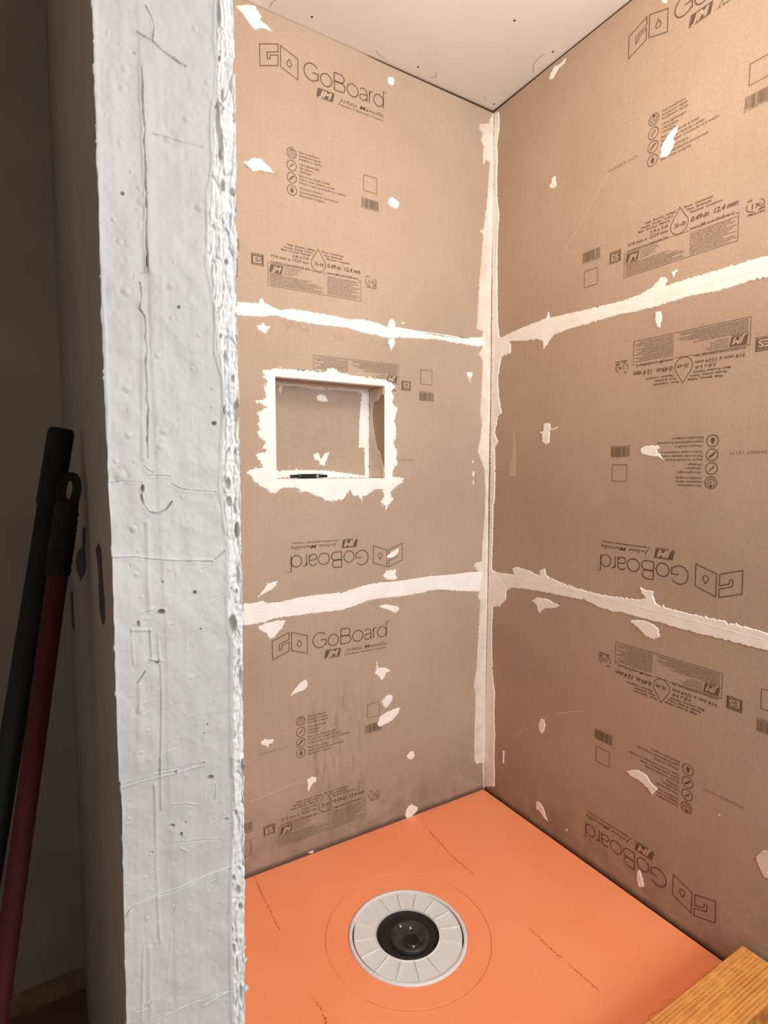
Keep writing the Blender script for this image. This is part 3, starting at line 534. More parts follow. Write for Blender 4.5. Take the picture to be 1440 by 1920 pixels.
def art_cert():
    k = Ink()
    k.rect(-51, -14, -13, 19.5)
    # round plumbing mark on the right of the label
    k.arc(358, 2, 19, 13, 60, -60, 2.2, 14); k.arc(356, 2, 20, 13, 150, 262, 2.2, 14)
    k.stroke([(350, 8), (350, -5)], 2.6); k.stroke([(357, 7), (362, 2), (357, -4)], 2.2); k.stroke([(368, 7), (362, 2), (368, -3), (373, 2)], 1.8)
    k.stroke([(363, -10), (379, -9)], 2.6); k.text('NSF', 338, 350, 15, 4.5, 0, .03); k.text('PMG-1409', 340, 379, -19, 5.5, 0, .035)
    return k.mesh('printed_approval_marks', M_ink)
def art_cert_knock():
    k = Ink(); k.text('ES', -45, -19, -6.5, 17, 0, .03); k.text('ICC', -47, -17, 14, 3.2, 0, .03); k.text('PMG LISTED', -47, -17, -12.5, 3, 0, .03)
    return k.mesh('approval_letters', M_knock)
def art_codes():
    k = Ink(); r = random.Random(5)
    def bars(x0, y0, x1, y1):
        x = x0
        while x < x1 - 1:
            w = r.choice((1, 1, 1.7, 2.6)); k.rect(x, y0, min(x + w, x1), y1); x += w + r.choice((.9, 1.2, 1.9))
        k.text('8 13702 01452 3', x0 - 3, x1 + 2, y0 - 4.5, 3.4, 0, .02)
    bars(322, 236, 387, 265)
    k.stroke([(329.5, 288.5), (379.5, 288.5), (379.5, 337.5), (329.5, 337.5)], 1.7, True)
    bars(-150, 21, -87, 50)
    k.stroke([(-143, -58), (-93.5, -58), (-93.5, -8.5), (-143, -8.5)], 1.7, True)
    return k.mesh('printed_barcodes', M_ink)
def art_date():
    k = Ink(); k.text('20260329 10171', -66, 35, 257, 8, 0, .0); return k.mesh('printed_date_code', M_ink_soft)

A_logo, A_badge, A_feat, A_cert, A_certk, A_codes, A_date = art_logo(), art_badge(), art_features(), art_cert(), art_cert_knock(), art_codes(), art_date()
A_label, A_labelk = art_label(), art_label_knock()
def stamp(me, board, B, u, v, flip, lift=.0005):
    Mx = wallpos(B, u, v, lift) @ (Matrix.Rotation(math.pi, 4, 'Z') if flip else Matrix.Identity(4))
    o = link(me.name.split('.')[0], me, None, board, Mx); return o
def print_board(board, B, u, v, flip, skip=(), dlogo=(-10, 612), label=None, labelk=None):
    for k_, me in (('label', label or A_label), ('cert', A_cert), ('codes', A_codes), ('feat', A_feat), ('date', A_date)):
        if k_ not in skip: stamp(me, board, B, u, v, flip)
    if 'cert' not in skip: stamp(A_certk, board, B, u, v, flip, .0008)
    s = -1 if flip else 1
    if 'labelk' not in skip: stamp(labelk or A_labelk, board, B, u, v, flip, .0008)
    lu, lv = u + s * dlogo[0] / 1000, v + s * dlogo[1] / 1000
    stamp(A_logo, board, B, lu, lv, flip); stamp(A_badge, board, B, lu, lv, flip, .0008)

# ------------------------------------------------------------------ the setting
ZC = 2.613
def ceil_z(x, y): return ZC - .0125 * x - .012 * y
XL, XR = -1.436, -1.314           # partition faces
YP = -1.10                        # its end facing the camera
ROOM_X0, ROOM_Y0 = -2.05, -3.40

# ceiling: one tilted slab
bm = bmesh.new()
vs = [bm.verts.new((x, y, ceil_z(x, y) + dz)) for dz in (0, .02) for x, y in ((ROOM_X0 - .1, ROOM_Y0 - .1), (.10, ROOM_Y0 - .1), (.10, .22), (ROOM_X0 - .1, .22))]
for f in ((3, 2, 1, 0), (4, 5, 6, 7), (0, 1, 5, 4), (1, 2, 6, 5), (2, 3, 7, 6), (3, 0, 4, 7)): bm.faces.new([vs[i] for i in f])
ceiling = tag(from_bm('ceiling', bm, M_drywall), 'off-white plasterboard ceiling with a few dark screw holes', None, None, 'structure')
for x, y in ((-.748, -.045), (-.364, -.040), (-.035, -.32), (-.228, -.348), (-.022, -.03), (-.62, -.35)):
    bm = bmesh.new(); r = .0032 if x != -.62 else .002
    vv = [bm.verts.new((r * math.cos(t), r * 1.2 * math.sin(t), 0)) for t in [k * math.pi / 5 for k in range(10)]]; bm.faces.new(vv[::-1])
    from_bm('screw_hole', bm, M_void, ceiling, Matrix.Translation((x, y, ceil_z(x, y) - .0006)))
for i, pts in enumerate(([(-.86, -.05), (-.868, -.03), (-.866, -.012)], [(-.30, -.02), (-.285, -.035), (-.30, -.05)], [(-.52, -.03), (-.505, -.02), (-.47, -.012)], [(-.06, -.03), (-.085, -.045)], [(-.02, -.22), (-.05, -.25), (-.055, -.30)])):
    k = Ink(); k.stroke([(x * 1000, -y * 1000) for x, y in pts], 1.3); me = k.mesh('hairline_crack', M_pencil)
    x, y = pts[0]
    link('hairline_crack', me, None, ceiling, Matrix.Translation((0, 0, ceil_z(x, y) - .0008)) @ Matrix.Rotation(math.pi, 4, 'X'))

# room floor
bm = bmesh.new(); box(bm, ROOM_X0 - .1, .1, ROOM_Y0 - .1, .22, -.20, -.13)
floor = tag(from_bm('floor', bm, M_subfloor), 'dark brown floor outside the shower, mostly in shadow', None, None, 'structure')

# stud core of the niche wall (dark wood seen in the gaps), with the niche opening
NX0, NX1, NZ0, NZ1, ND = -.862, -.471, 1.2575, 1.5715, .103
hole = [(NX0, NZ0), (NX1, NZ0), (NX1, NZ1), (NX0, NZ1)]
hole_big = [(NX0 - .0125, NZ0 - .0125), (NX1 + .0125, NZ0 - .0125), (NX1 + .0125, NZ1 + .0125), (NX0 - .0125, NZ1 + .0125)]
wall_back = slab('wall_back', [(XR - .01, -.13), (.0126, -.13), (.0126, ZC), (XR - .01, ZC + .016)], [hole_big], .04, M_stud, None, wallpos(BL, 0, 0, -.0535))
tag(wall_back, 'rear shower wall faced with tan foam boards around a recessed niche', None, None, 'structure')
WBi = wallpos(BL, 0, 0, -.0535).inverted()
def onback(u=0, v=0, w=0): return WBi @ wallpos(BL, u, v, w)
wall_right = slab('wall_right', [(-.0526, -.13), (1.42, -.13), (1.42, ZC + .02), (-.0526, ZC + .002)], [], .04, M_stud, None, wallpos(BR, 0, 0, -.0535))
tag(wall_right, 'right shower wall faced with tan foam boards printed in brown', None, None, 'structure')
WRi = wallpos(BR, 0, 0, -.0535).inverted()

def board(parent, Pi, B, outline, holes, mat, label):
    o = slab('backer_board', outline, holes, .0124, mat, parent, Pi @ wallpos(B, 0, 0, -.0124))
    o['label'] = label
    return o
# print transforms are relative to a board whose own frame sits 12.4 mm behind the wall face
def face(B): return Matrix.Translation((0, 0, .0124))
b1 = board(wall_back, WBi, BL, [(XR, 1.7655), (-.0005, 1.7755), (-.0005, 2.6040), (-.50, 2.6140), (-.56, 2.6185), (XR, 2.6275)], [], M_board, 'top board, print upright')
b2 = board(wall_back, WBi, BL, [(XR, .8515), (-.0005, .856), (-.0005, 1.7735), (XR, 1.7635)], [hole], M_board, 'middle board with the niche cut out, print upside down')
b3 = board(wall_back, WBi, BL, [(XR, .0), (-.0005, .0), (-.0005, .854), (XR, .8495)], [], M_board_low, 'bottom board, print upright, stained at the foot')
I4 = Matrix.Identity(4)
F = Matrix.Translation((0, 0, .0124))
def pb(board_, u, v, flip, **kw): print_board(board_, F, u, v, flip, **kw)
pb(b1, -.8793, 1.9068, False, dlogo=(-15.5, 614.4))
U2, V2 = -.4138, 1.5815
# niche rectangle in the flipped print's own millimetres
clip = ((U2 - NX1) * 1000, (U2 - NX0) * 1000, (V2 - NZ1) * 1000, (V2 - NZ0) * 1000)
pb(b2, U2, V2, True, skip=('feat', 'codes'), dlogo=(-17.5, 615.6), label=art_label(clip), labelk=art_label_knock(clip))
k = Ink(); r5 = random.Random(5)
x = -150
while x < -88:
    w = r5.choice((1, 1, 1.7, 2.6)); k.rect(x, 21, min(x + w, -87), 50); x += w + r5.choice((.9, 1.2, 1.9))
k.text('8 13702 01452 3', -153, -85, 16.5, 3.4, 0, .02)
k.stroke([(-143, -58), (-93.5, -58), (-93.5, -8.5), (-143, -8.5)], 1.7, True)
stamp(k.mesh('printed_barcodes', M_ink), b2, F, U2, V2, True)
pb(b3, -.8704, .1306, False, dlogo=(-12.6, 617.5))
b4 = board(wall_right, WRi, BR, [(.0005, 1.7755), (1.40, 1.7595), (1.40, 2.6245), (.32, 2.6110), (.0005, 2.6040)], [], M_board, 'top board, print upright')
b5 = board(wall_right, WRi, BR, [(.0005, .893), (.5, .895), (1.40, .868), (1.40, 1.7575), (.0005, 1.7735)], [], M_board, 'middle board, print upside down')
b6 = board(wall_right, WRi, BR, [(.0005, .0), (1.40, .0), (1.40, .866), (.5, .893), (.0005, .891)], [], M_board_low, 'bottom board, print upside down, dirty at the foot with painted gap shade')
pb(b4, .5806, 1.9148, False, dlogo=(-7.5, 605))
pb(b5, .9395, 1.5897, True, dlogo=(-8.7, 612.9))
pb(b6, .9105, .6951, True, dlogo=(-9.3, 608.5))

# pencil marks on the middle niche-wall board
def pen(board_, strokes, w=1.1):
    k = Ink()
    for s in strokes: k.stroke([(a * 1000, b * 1000) for a, b in s], w)
    link('pencil_mark', k.mesh('pencil_mark', M_pencil), None, board_, Matrix.Translation((0, 0, .0129)))
def jot(x, y, s, w=.024): return [(x + a * s, y + b * s) for a, b in w]
pen(b2, [[(-.660, 1.724), (-.656, 1.706), (-.648, 1.704)], [(-.659, 1.722), (-.651, 1.722)], [(-.658, 1.713), (-.652, 1.713)], [(-.643, 1.716), (-.640, 1.721), (-.640, 1.703)], [(-.632, 1.722), (-.635, 1.711), (-.626, 1.711)], [(-.628, 1.718), (-.629, 1.702)]])
pen(b2, [[(-.835, 1.745), (-.815, 1.722), (-.800, 1.738), (-.808, 1.745), (-.815, 1.735)], [(-.825, 1.712), (-.812, 1.727)], [(-.795, 1.722), (-.782, 1.739), (-.775, 1.722)], [(-.770, 1.718), (-.750, 1.733), (-.757, 1.716), (-.745, 1.722)], [(-.775, 1.726), (-.752, 1.722)]])
pen(b2, [[(-.485, 1.700), (-.462, 1.722), (-.452, 1.702), (-.436, 1.721)], [(-.470, 1.712), (-.446, 1.712)], [(-.430, 1.690), (-.424, 1.702), (-.417, 1.688)]])

# pale scratches on the boards
def scratch(board_, a, b, w=1.4):
    k = Ink(); n = 14; r = random.Random(int(abs(a[0]) * 1000))
    pts = [((a[0] + (b[0] - a[0]) * t / n) * 1000 + r.uniform(-.5, .5), (a[1] + (b[1] - a[1]) * t / n) * 1000 + r.uniform(-.5, .5)) for t in range(n + 1)]
    k.stroke(pts, w); link('scratch', k.mesh('scratch', M_scuff), None, board_, Matrix.Translation((0, 0, .0126)))
scratch(b4, (.345, 1.985), (.560, 2.215)); scratch(b6, (.365, .450), (.472, .500), 2.4); scratch(b6, (.170, .290), (.330, .425))
scratch(b3, (-.965, .245), (-.775, .268), 1.6); scratch(b6, (.095, .10), (.095, .025), 1.6); scratch(b6, (.70, .50), (.76, .47), 1.5)

# sealant over joints, corner, niche frame and screw heads (children of the walls)
for i, (nm, pts) in enumerate(POLY['L'].items()):
    if nm == 'niche': continue
    if nm == 'corner':
        o = smear('corner_sealant', pts, 40 + i, onback(), wall_back, .0024, M_comp_thin, amp=.0009)
        o['label'] = 'greyish sealant coat down the corner'
    else:
        o = smear('joint_sealant', pts, 40 + i, onback(), wall_back, .0020, M_comp, amp=.0010)
for i, (z_a, z_b, z_c, z_d) in enumerate(((1737, 1733, 1757, 1762), (826, 824, 848, 852))):
    smear('joint_sealant', [(-970, z_a + 6), (-1060, z_a + 2), (-1190, z_a + 5), (-1313, z_b), (-1313, z_c + 6), (-1180, z_c + 14), (-1060, z_c + 8), (-970, z_d + 2)], 95 + i, onback(), wall_back, .0015, M_comp)
nh = [(a, b) for a, b in hole]
o = smear('niche_sealant', POLY['L']['niche'], 77, onback(), wall_back, .0022, M_comp, holes=[nh[::-1]], step=.0040, amp=.0016)
o['label'] = 'bright white ragged sealant around the niche'
for i, pts in enumerate(POLY['LD']): smear('sealant_dab', pts, 100 + i, onback(), wall_back, .0018, M_comp, step=.003, amp=.0008)
def onright(u=0, v=0, w=0): return WRi @ wallpos(BR, u, v, w)
for i, (nm, pts) in enumerate(POLY['R'].items()):
    smear('corner_sealant' if 'corner' in nm else 'joint_sealant', pts, 60 + i, onright(), wall_right, .0027 if 'corner' in nm else .0020, M_comp, amp=.0010)
for i, pts in enumerate(POLY['RD']): smear('sealant_dab', pts, 150 + i, onright(), wall_right, .0018, M_comp if i != 15 else M_comp_thin, step=.003, amp=.0008)
# crumbs and dry-brushed specks of sealant round the niche and below the joints
bm = bmesh.new(); rs = random.Random(9)
def speck(x, z, rx, rz):
    n = 7; vs = [bm.verts.new((x + rx * math.cos(2 * math.pi * k_ / n) * rs.uniform(.5, 1.2), z + rz * math.sin(2 * math.pi * k_ / n) * rs.uniform(.5, 1.2), .0004)) for k_ in range(n)]
    c_ = bm.verts.new((x, z, .0012))
    for k_ in range(n): bm.faces.new((vs[k_], vs[(k_ + 1) % n], c_))
for x, z in ragged(POLY['L']['niche'], .007, .006, 5):
    if not (NX0 - .002 < x < NX1 + .002 and NZ0 - .002 < z < NZ1 + .002): speck(x, z, rs.uniform(.001, .0045), rs.uniform(.0006, .002))
for x, z in ragged([(-985, 818), (-900, 832), (-800, 826), (-700, 822), (-560, 826), (-400, 834)], .011, .004, 6): speck(x, z, rs.uniform(.0006, .003), rs.uniform(.0005, .0015))
from_bm('sealant_speck', bm, M_comp, wall_back, onback())['kind'] = 'stuff'
o = slab('tape_residue', [(.118, 1.262), (.150, 1.262), (.152, 1.335), (.140, 1.42), (.134, 1.42), (.130, 1.33), (.117, 1.300)], [], .0003, M_faint, wall_right, onright(0, 0, .0001))
# dark stud-coloured filler strips that paint in the gap shade between boards and ceiling
bm = bmesh.new(); box(bm, -.66, .0, .0010, .0128, 2.600, 2.612)
for v in bm.verts:
    if v.co.z > 2.606: v.co.z = ceil_z(v.co.x, 0) - .0002
from_bm('gap_shade_strip', bm, M_stud, wall_back, WBi)
bm = bmesh.new(); box(bm, .0010, .0128, -1.40, .0, 2.600, 2.612)
for v in bm.verts:
    if v.co.z > 2.606: v.co.z = ceil_z(0, v.co.y) - .0002
from_bm('gap_shade_strip', bm, M_stud, wall_right, WRi)
# smoothed ridge of sealant in the corner itself, and raised trowel ridges along the joints
def ridge(pts, w, h, basis, parent, mat=M_comp, seed=0):
    r = random.Random(seed); bm = bmesh.new(); prev = None
    P = []
    for a, b in zip(pts, pts[1:]):
        a = Vector(a); b = Vector(b); n = max(1, int((b - a).length / .008))
        P += [a + (b - a) * k_ / n for k_ in range(n)]
    P.append(Vector(pts[-1]))
    for i, p in enumerate(P):
        d = (P[min(i + 1, len(P) - 1)] - P[max(i - 1, 0)]).normalized(); nn = Vector((-d.y, d.x))
        e = min(1, i / 3, (len(P) - 1 - i) / 3); ww = w * (.55 + .45 * r.random()) * max(e, .1); hh = h * (.6 + .4 * r.random()) * e
        row = [bm.verts.new((*(p + nn * ww * s), .0015 + hh * q)) for s, q in ((-1, 0), (-.4, .8), (0, 1), (.4, .8), (1, 0))]
        if prev:
            for a_, b_, c_, d_ in zip(prev, prev[1:], row[1:], row):
                f = bm.faces.new((a_, d_, c_, b_)); f.smooth = True
        prev = row
    bmesh.ops.recalc_face_normals(bm, faces=bm.faces)
    return from_bm('trowel_ridge', bm, mat, parent, basis)
ridge([(-.985, 1.757), (-.80, 1.759), (-.62, 1.765), (-.36, 1.770), (-.14, 1.772)], .0028, .0016, onback(), wall_back)
ridge([(-.985, .851), (-.75, .848), (-.55, .846), (-.30, .850), (-.06, .853)], .0028, .0016, onback(), wall_back)
ridge([(.06, 1.774), (.34, 1.768), (.70, 1.764), (1.02, 1.762)], .003, .0016, onright(), wall_right)
ridge([(.05, .889), (.40, .893), (.75, .884), (1.03, .874)], .003, .0016, onright(), wall_right)
bm = bmesh.new()
prev = None
for i in range(240):
    z = .004 + (2.600 - .004) * i / 239; r = .0055 + .0015 * math.sin(z * 9) + random.uniform(-.0007, .0007)
    if z < .12: r *= .6
    row = [bm.verts.new((-.0012 - r * (1 - math.sin(t)), -.0012 - r * (1 - math.cos(t)), z)) for t in (0, .4, .8, 1.2, math.pi / 2)]
    if prev:
        for a_, b_, c_, d_ in zip(prev, prev[1:], row[1:], row): f = bm.faces.new((a_, b_, c_, d_)); f.smooth = True
    prev = row
o = from_bm('corner_bead', bm, M_comp, wall_right, wall_right.matrix_basis.inverted())
o['label'] = 'thin pale bead running down the corner'

# niche box: back panel, sides, sill and head lining
NB = onback()
NM = onback(0, 0, -ND - .010)
niche = slab('niche_lining', [(NX0 - .012, NZ0 - .012), (NX1 + .012, NZ0 - .012), (NX1 + .012, NZ1 + .012), (NX0 - .012, NZ1 + .012)], [], .010, M_board, wall_back, onback(0, 0, -ND - .010))
def npart(name, x0, x1, y0, y1, z0, z1, mat):
    bm = bmesh.new(); box(bm, x0, x1, y0, y1, z0, z1)
    return from_bm(name, bm, mat, niche, (WBi.inverted() @ NM).inverted())
def npoly(name, pts, B, mat, seed=0, th=.0015):
    return smear(name, pts, seed, (WBi.inverted() @ NM).inverted() @ B, niche, th, mat, step=.004, amp=.001)
npart('side_panel', NX0 - .012, NX0, .0125, ND, NZ0 - .012, NZ1 + .012, M_board)
npart('side_panel', NX1, NX1 + .012, .0125, ND, NZ0 - .012, NZ1 + .012, M_board)
npart('sill', NX0, NX1, .0125, ND, NZ0 - .012, NZ0, M_comp)
npart('head_panel', NX0, NX1, .0125, ND, NZ1, NZ1 + .012, M_board)
Bb = wallpos(BL, 0, 0, -ND)
npoly('corner_sealant', [(-500, 1571), (-507, 1524), (-511, 1465), (-515, 1364), (-492, 1365), (-489, 1262), (-471.5, 1262), (-471.5, 1571)], Bb, M_comp, 1)
npoly('sealant_dab', [(-678, 1532), (-668, 1541), (-657, 1543), (-644, 1538), (-633, 1520), (-658, 1518), (-675, 1521)], Bb, M_comp, 2)
npoly('sealant_dab', [(-690, 1339), (-673, 1345), (-663, 1323), (-649, 1343), (-631, 1346), (-638, 1327), (-649, 1298), (-670, 1304), (-666, 1314), (-690, 1323)], Bb, M_comp, 3)
npoly('sealant_dab', [(-809, 1565), (-794, 1563), (-800, 1548), (-807, 1530), (-813, 1548)], Bb, M_comp_thin, 4)
npoly('edge_sealant', [(-861, 1571), (-861, 1562), (-738, 1562), (-685, 1557), (-594, 1560), (-536, 1562), (-499, 1556), (-472, 1556), (-472, 1571)], Bb, M_comp_thin, 5, .0024)
npoly('edge_sealant', [(-861, 1258), (-861, 1300), (-845, 1310), (-825, 1290), (-817, 1283), (-775, 1285), (-708, 1286), (-639, 1283), (-560, 1274), (-492, 1266), (-472, 1264), (-472, 1258)], Bb, M_comp, 6, .0030)
Bs = Matrix(((0, 0, -1, NX1), (-1, 0, 0, 0), (0, 1, 0, 0), (0, 0, 0, 1)))     # right-hand side panel, faces -x
npoly('side_sealant', [(-1, 1570), (-102, 1570), (-102, 1259), (-1, 1259), (-1, 1292), (-16, 1319), (-28, 1346), (-47, 1360), (-67, 1413), (-80, 1478), (-73, 1523), (-40, 1528), (-20, 1546), (-1, 1541)], Bs, M_comp_thin, 7)
Bt = Matrix(((1, 0, 0, 0), (0, -1, 0, 0), (0, 0, -1, NZ1), (0, 0, 0, 1)))
npoly('edge_sealant', [(NX0 * 1000 + 1, -1), (NX1 * 1000 - 1, -1), (NX1 * 1000 - 1, -13), (-560, -18), (-700, -14), (NX0 * 1000 + 1, -20)], Bt, M_comp, 8)
npoly('edge_sealant', [(NX0 * 1000 + 1, -101), (NX1 * 1000 - 1, -101), (NX1 * 1000 - 1, -92), (-560, -88), (-700, -92), (NX0 * 1000 + 1, -86)], Bt, M_comp_thin, 9)

# room behind and beside the camera, closed so that daylight only comes through the window
bm = bmesh.new(); box(bm, 0, .06, ROOM_Y0, -1.42, -.13, 2.66); box(bm, .0, .06, -1.42, -1.405, -.13, 2.65)
tag(from_bm('wall_side', bm, M_room), 'plain painted wall beyond the right shower wall', None, None, 'structure')
bm = bmesh.new(); box(bm, ROOM_X0 - .06, ROOM_X0, ROOM_Y0, .2, -.13, 2.70)
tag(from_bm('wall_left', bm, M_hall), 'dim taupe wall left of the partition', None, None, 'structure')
bm = bmesh.new()
WX0, WX1, WZ0, WZ1 = -.92, -.05, 1.14, 2.34
for x0, x1, z0, z1 in ((ROOM_X0, WX0, -.13, 2.70), (WX1, .06, -.13, 2.70), (WX0, WX1, -.13, WZ0), (WX0, WX1, WZ1, 2.70)): box(bm, x0, x1, ROOM_Y0 - .10, ROOM_Y0, z0, z1)
tag(from_bm('wall_front', bm, M_room), 'painted wall with the window, behind the camera', None, None, 'structure')
bm = bmesh.new()
for x0, x1, z0, z1 in ((WX0, WX0 + .04, WZ0, WZ1), (WX1 - .04, WX1, WZ0, WZ1), (WX0, WX1, WZ0, WZ0 + .04), (WX0, WX1, WZ1 - .04, WZ1), ((WX0 + WX1) / 2 - .012, (WX0 + WX1) / 2 + .012, WZ0, WZ1)):
    box(bm, x0, x1, ROOM_Y0 - .08, ROOM_Y0 - .03, z0, z1, .004)
tag(from_bm('window_1', bm, M_rib), 'white framed bathroom window behind the camera', None, None, 'structure')
# hallway wall behind the poles
bm = bmesh.new(); box(bm, ROOM_X0, XL + .002, 0, .06, -.13, 2.70)
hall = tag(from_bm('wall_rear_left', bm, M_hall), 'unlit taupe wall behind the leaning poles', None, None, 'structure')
bm = bmesh.new(); box(bm, ROOM_X0, XL, -.014, 0, -.13, -.078, .002)
tag(from_bm('baseboard_left', bm, M_base), 'dusty wooden strip at the foot of the unlit wall', None, None, 'structure')

# ------------------------------------------------------------------ the partition, its end thickly coated in white sealant
bm = bmesh.new(); box(bm, XL, XR - .0126, YP + .012, -.001, -.13, 2.625)
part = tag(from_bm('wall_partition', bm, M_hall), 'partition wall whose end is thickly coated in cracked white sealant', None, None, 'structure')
BP = Matrix(((0, 0, 1, 0), (1, 0, 0, 0), (0, 1, 0, 0), (0, 0, 0, 1)))       # shower side of the partition, faces +x
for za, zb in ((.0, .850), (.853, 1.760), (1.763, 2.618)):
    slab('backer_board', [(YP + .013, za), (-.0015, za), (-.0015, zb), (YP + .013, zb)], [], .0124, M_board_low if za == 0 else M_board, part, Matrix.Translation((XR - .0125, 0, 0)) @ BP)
def lin(tbl, z):
    zs = [p[1] for p in tbl][::-1]; xs = [p[0] for p in tbl][::-1]
    return np.interp(z, zs, xs)
def vnoise(nx, nz, cx, cz, seed):
    r = np.random.RandomState(seed); g = r.rand(cz + 3, cx + 3)
    u = np.linspace(0, cx, nx); v = np.linspace(0, cz, nz)
    iu = u.astype(int); iv = v.astype(int); fu = u - iu; fv = v - iv
    fu = fu * fu * (3 - 2 * fu); fv = fv * fv * (3 - 2 * fv)
    a = g[iv][:, iu]; b = g[iv][:, iu + 1]; c = g[iv + 1][:, iu]; d = g[iv + 1][:, iu + 1]
    return (a * (1 - fu) + b * fu) * (1 - fv)[:, None] + (c * (1 - fu) + d * fu) * fv[:, None] - .5
Wmm = 128.0; z0m, z1m = 560.0, 1860.0
nx, nz = 190, 1560
sx = np.linspace(0, 1, nx); zz = np.linspace(z0m, z1m, nz)
leftx = lin(POLY['PL'], zz) + np.interp(zz, np.arange(z0m, z1m + 9, 9), RNG.normal(0, .28, int((z1m - z0m) / 9) + 2)[:len(np.arange(z0m, z1m + 9, 9))])
rt = lin(POLY['PRt'], zz)
kn = np.arange(z0m, z1m + 5, 5); rt = rt + np.interp(zz, kn, RNG.normal(0, .5, len(kn))) - .3
X = leftx[:, None] + (rt - leftx)[:, None] * sx[None, :]
Z = np.repeat(zz[:, None], nx, 1)
H = np.zeros_like(X)
H += 1.8 * vnoise(nx, nz, 4, 34, 1) + 1.5 * vnoise(nx, nz, 10, 80, 2) + .40 * vnoise(nx, nz, 30, 260, 3) + .06 * vnoise(nx, nz, 90, 800, 4)
H += .35 * vnoise(nx, nz, 26, 12, 5)                                    # vertical trowel strokes
def win(x0, x1, z0, z1):
    i0 = np.searchsorted(zz, z0); i1 = np.searchsorted(zz, z1); return slice(max(0, i0), min(nz, i1 + 1))
def seg_apply(pts, wid, fn):
    for (ax, az), (bx, bz) in zip(pts, pts[1:]):
        s = win(0, 0, min(az, bz) - 4 * wid, max(az, bz) + 4 * wid)
        if s.stop <= s.start: continue
        dx, dz = bx - ax, bz - az; L2 = dx * dx + dz * dz + 1e-9
        t = np.clip(((X[s] - ax) * dx + (Z[s] - az) * dz) / L2, 0, 1)
        d = np.hypot(X[s] - ax - t * dx, Z[s] - az - t * dz); fn(s, d, t)
def wob(pts, seed, amp=.7, step=5):
    r = random.Random(seed); out = []
    for a, b in zip(pts, pts[1:]):
        n = max(1, int(math.hypot(b[0] - a[0], b[1] - a[1]) / step))
        out += [(a[0] + (b[0] - a[0]) * k_ / n + (r.uniform(-amp, amp) if k_ else 0), a[1] + (b[1] - a[1]) * k_ / n + (r.uniform(-amp, amp) if k_ else 0)) for k_ in range(n)]
    return out + [pts[-1]]
for i, (h, w, pts) in enumerate(POLY['PR']):
    Hr = np.zeros_like(H); sg = w * .42
    def fn(s, d, t): Hr[s] = np.maximum(Hr[s], np.exp(-(d / sg) ** 2))
    seg_apply(wob(pts, i, .35, 12), sg, fn); H += .9 * h * Hr * (1 + .8 * vnoise(nx, nz, 12, 60, 300 + i))
for i, (w, pts) in enumerate(POLY['PC']):
    Hr = np.zeros_like(H); sg = .42 * w
    def fn(s, d, t): Hr[s] = np.maximum(Hr[s], np.exp(-(d / sg) ** 2))
    seg_apply(wob(pts, 90 + i, .5, 5), sg, fn); H -= 3.2 * w * Hr * np.clip(.75 + 1.2 * vnoise(nx, nz, 20, 160, 500 + i), .1, 1.4)
    Hr2 = np.zeros_like(H)
    def fn2(s, d, t): Hr2[s] = np.maximum(Hr2[s], np.exp(-((d - 1.2) / .7) ** 2))
    seg_apply(pts, 1.2, fn2); H += .30 * w * Hr2
for x, z, r in POLY['PB']:
    r = r * .66
    s = win(0, 0, z - 4 * r, z + 4 * r); d = np.hypot(X[s] - x, Z[s] - z); H[s] += .34 * r * np.exp(-(d / r) ** 2) - .10 * r * np.exp(-((d - 1.7 * r) / (.5 * r)) ** 2)
# laps of the coat: the level changes across the long vertical seam, and small nicks and crumbs all over
seam = np.interp(Z, [560, 700, 1000, 1130, 1180, 1350, 1480, 1560, 1860], [46, 46, 44, 46, 44, 41, 40, 38, 36])
H += .8 * (1 / (1 + np.exp(-(X - seam) / .8)) - .5) * np.exp(-np.maximum(0, X - seam) / 16)
rr = random.Random(44)
for i in range(420):
    x = rr.uniform(4, 104); z = rr.uniform(600, 1780); r = rr.uniform(.5, 1.1); rz = r * rr.choice((1, 1, 1.6, 2.6)); sg_ = rr.choice((1, 1, -1.2)) * rr.uniform(.25, .75)
    if z > 1250 and rr.random() < .5: continue
    s = win(0, 0, z - 5 * rz, z + 5 * rz); d = np.hypot((X[s] - x) / r, (Z[s] - z) / rz); H[s] += sg_ * np.exp(-d ** 2) - .35 * sg_ * np.exp(-((X[s] - x - r) / r) ** 2 - ((Z[s] - z + rz) / rz) ** 2)
for i in range(26):
    x = rr.uniform(8, 90); z = rr.uniform(600, 1200); L_ = rr.uniform(6, 26); dz_ = L_ * rr.uniform(.1, .45)
    Hr = np.zeros_like(H)
    def fn(s, d, t): Hr[s] = np.maximum(Hr[s], np.exp(-(d / .5) ** 2) * np.sin(np.pi * np.clip(t, 0.02, .98)))
    seg_apply([(x, z), (x + L_, z + dz_)], .5, fn); H += rr.choice((.7, .6, -.7)) * Hr
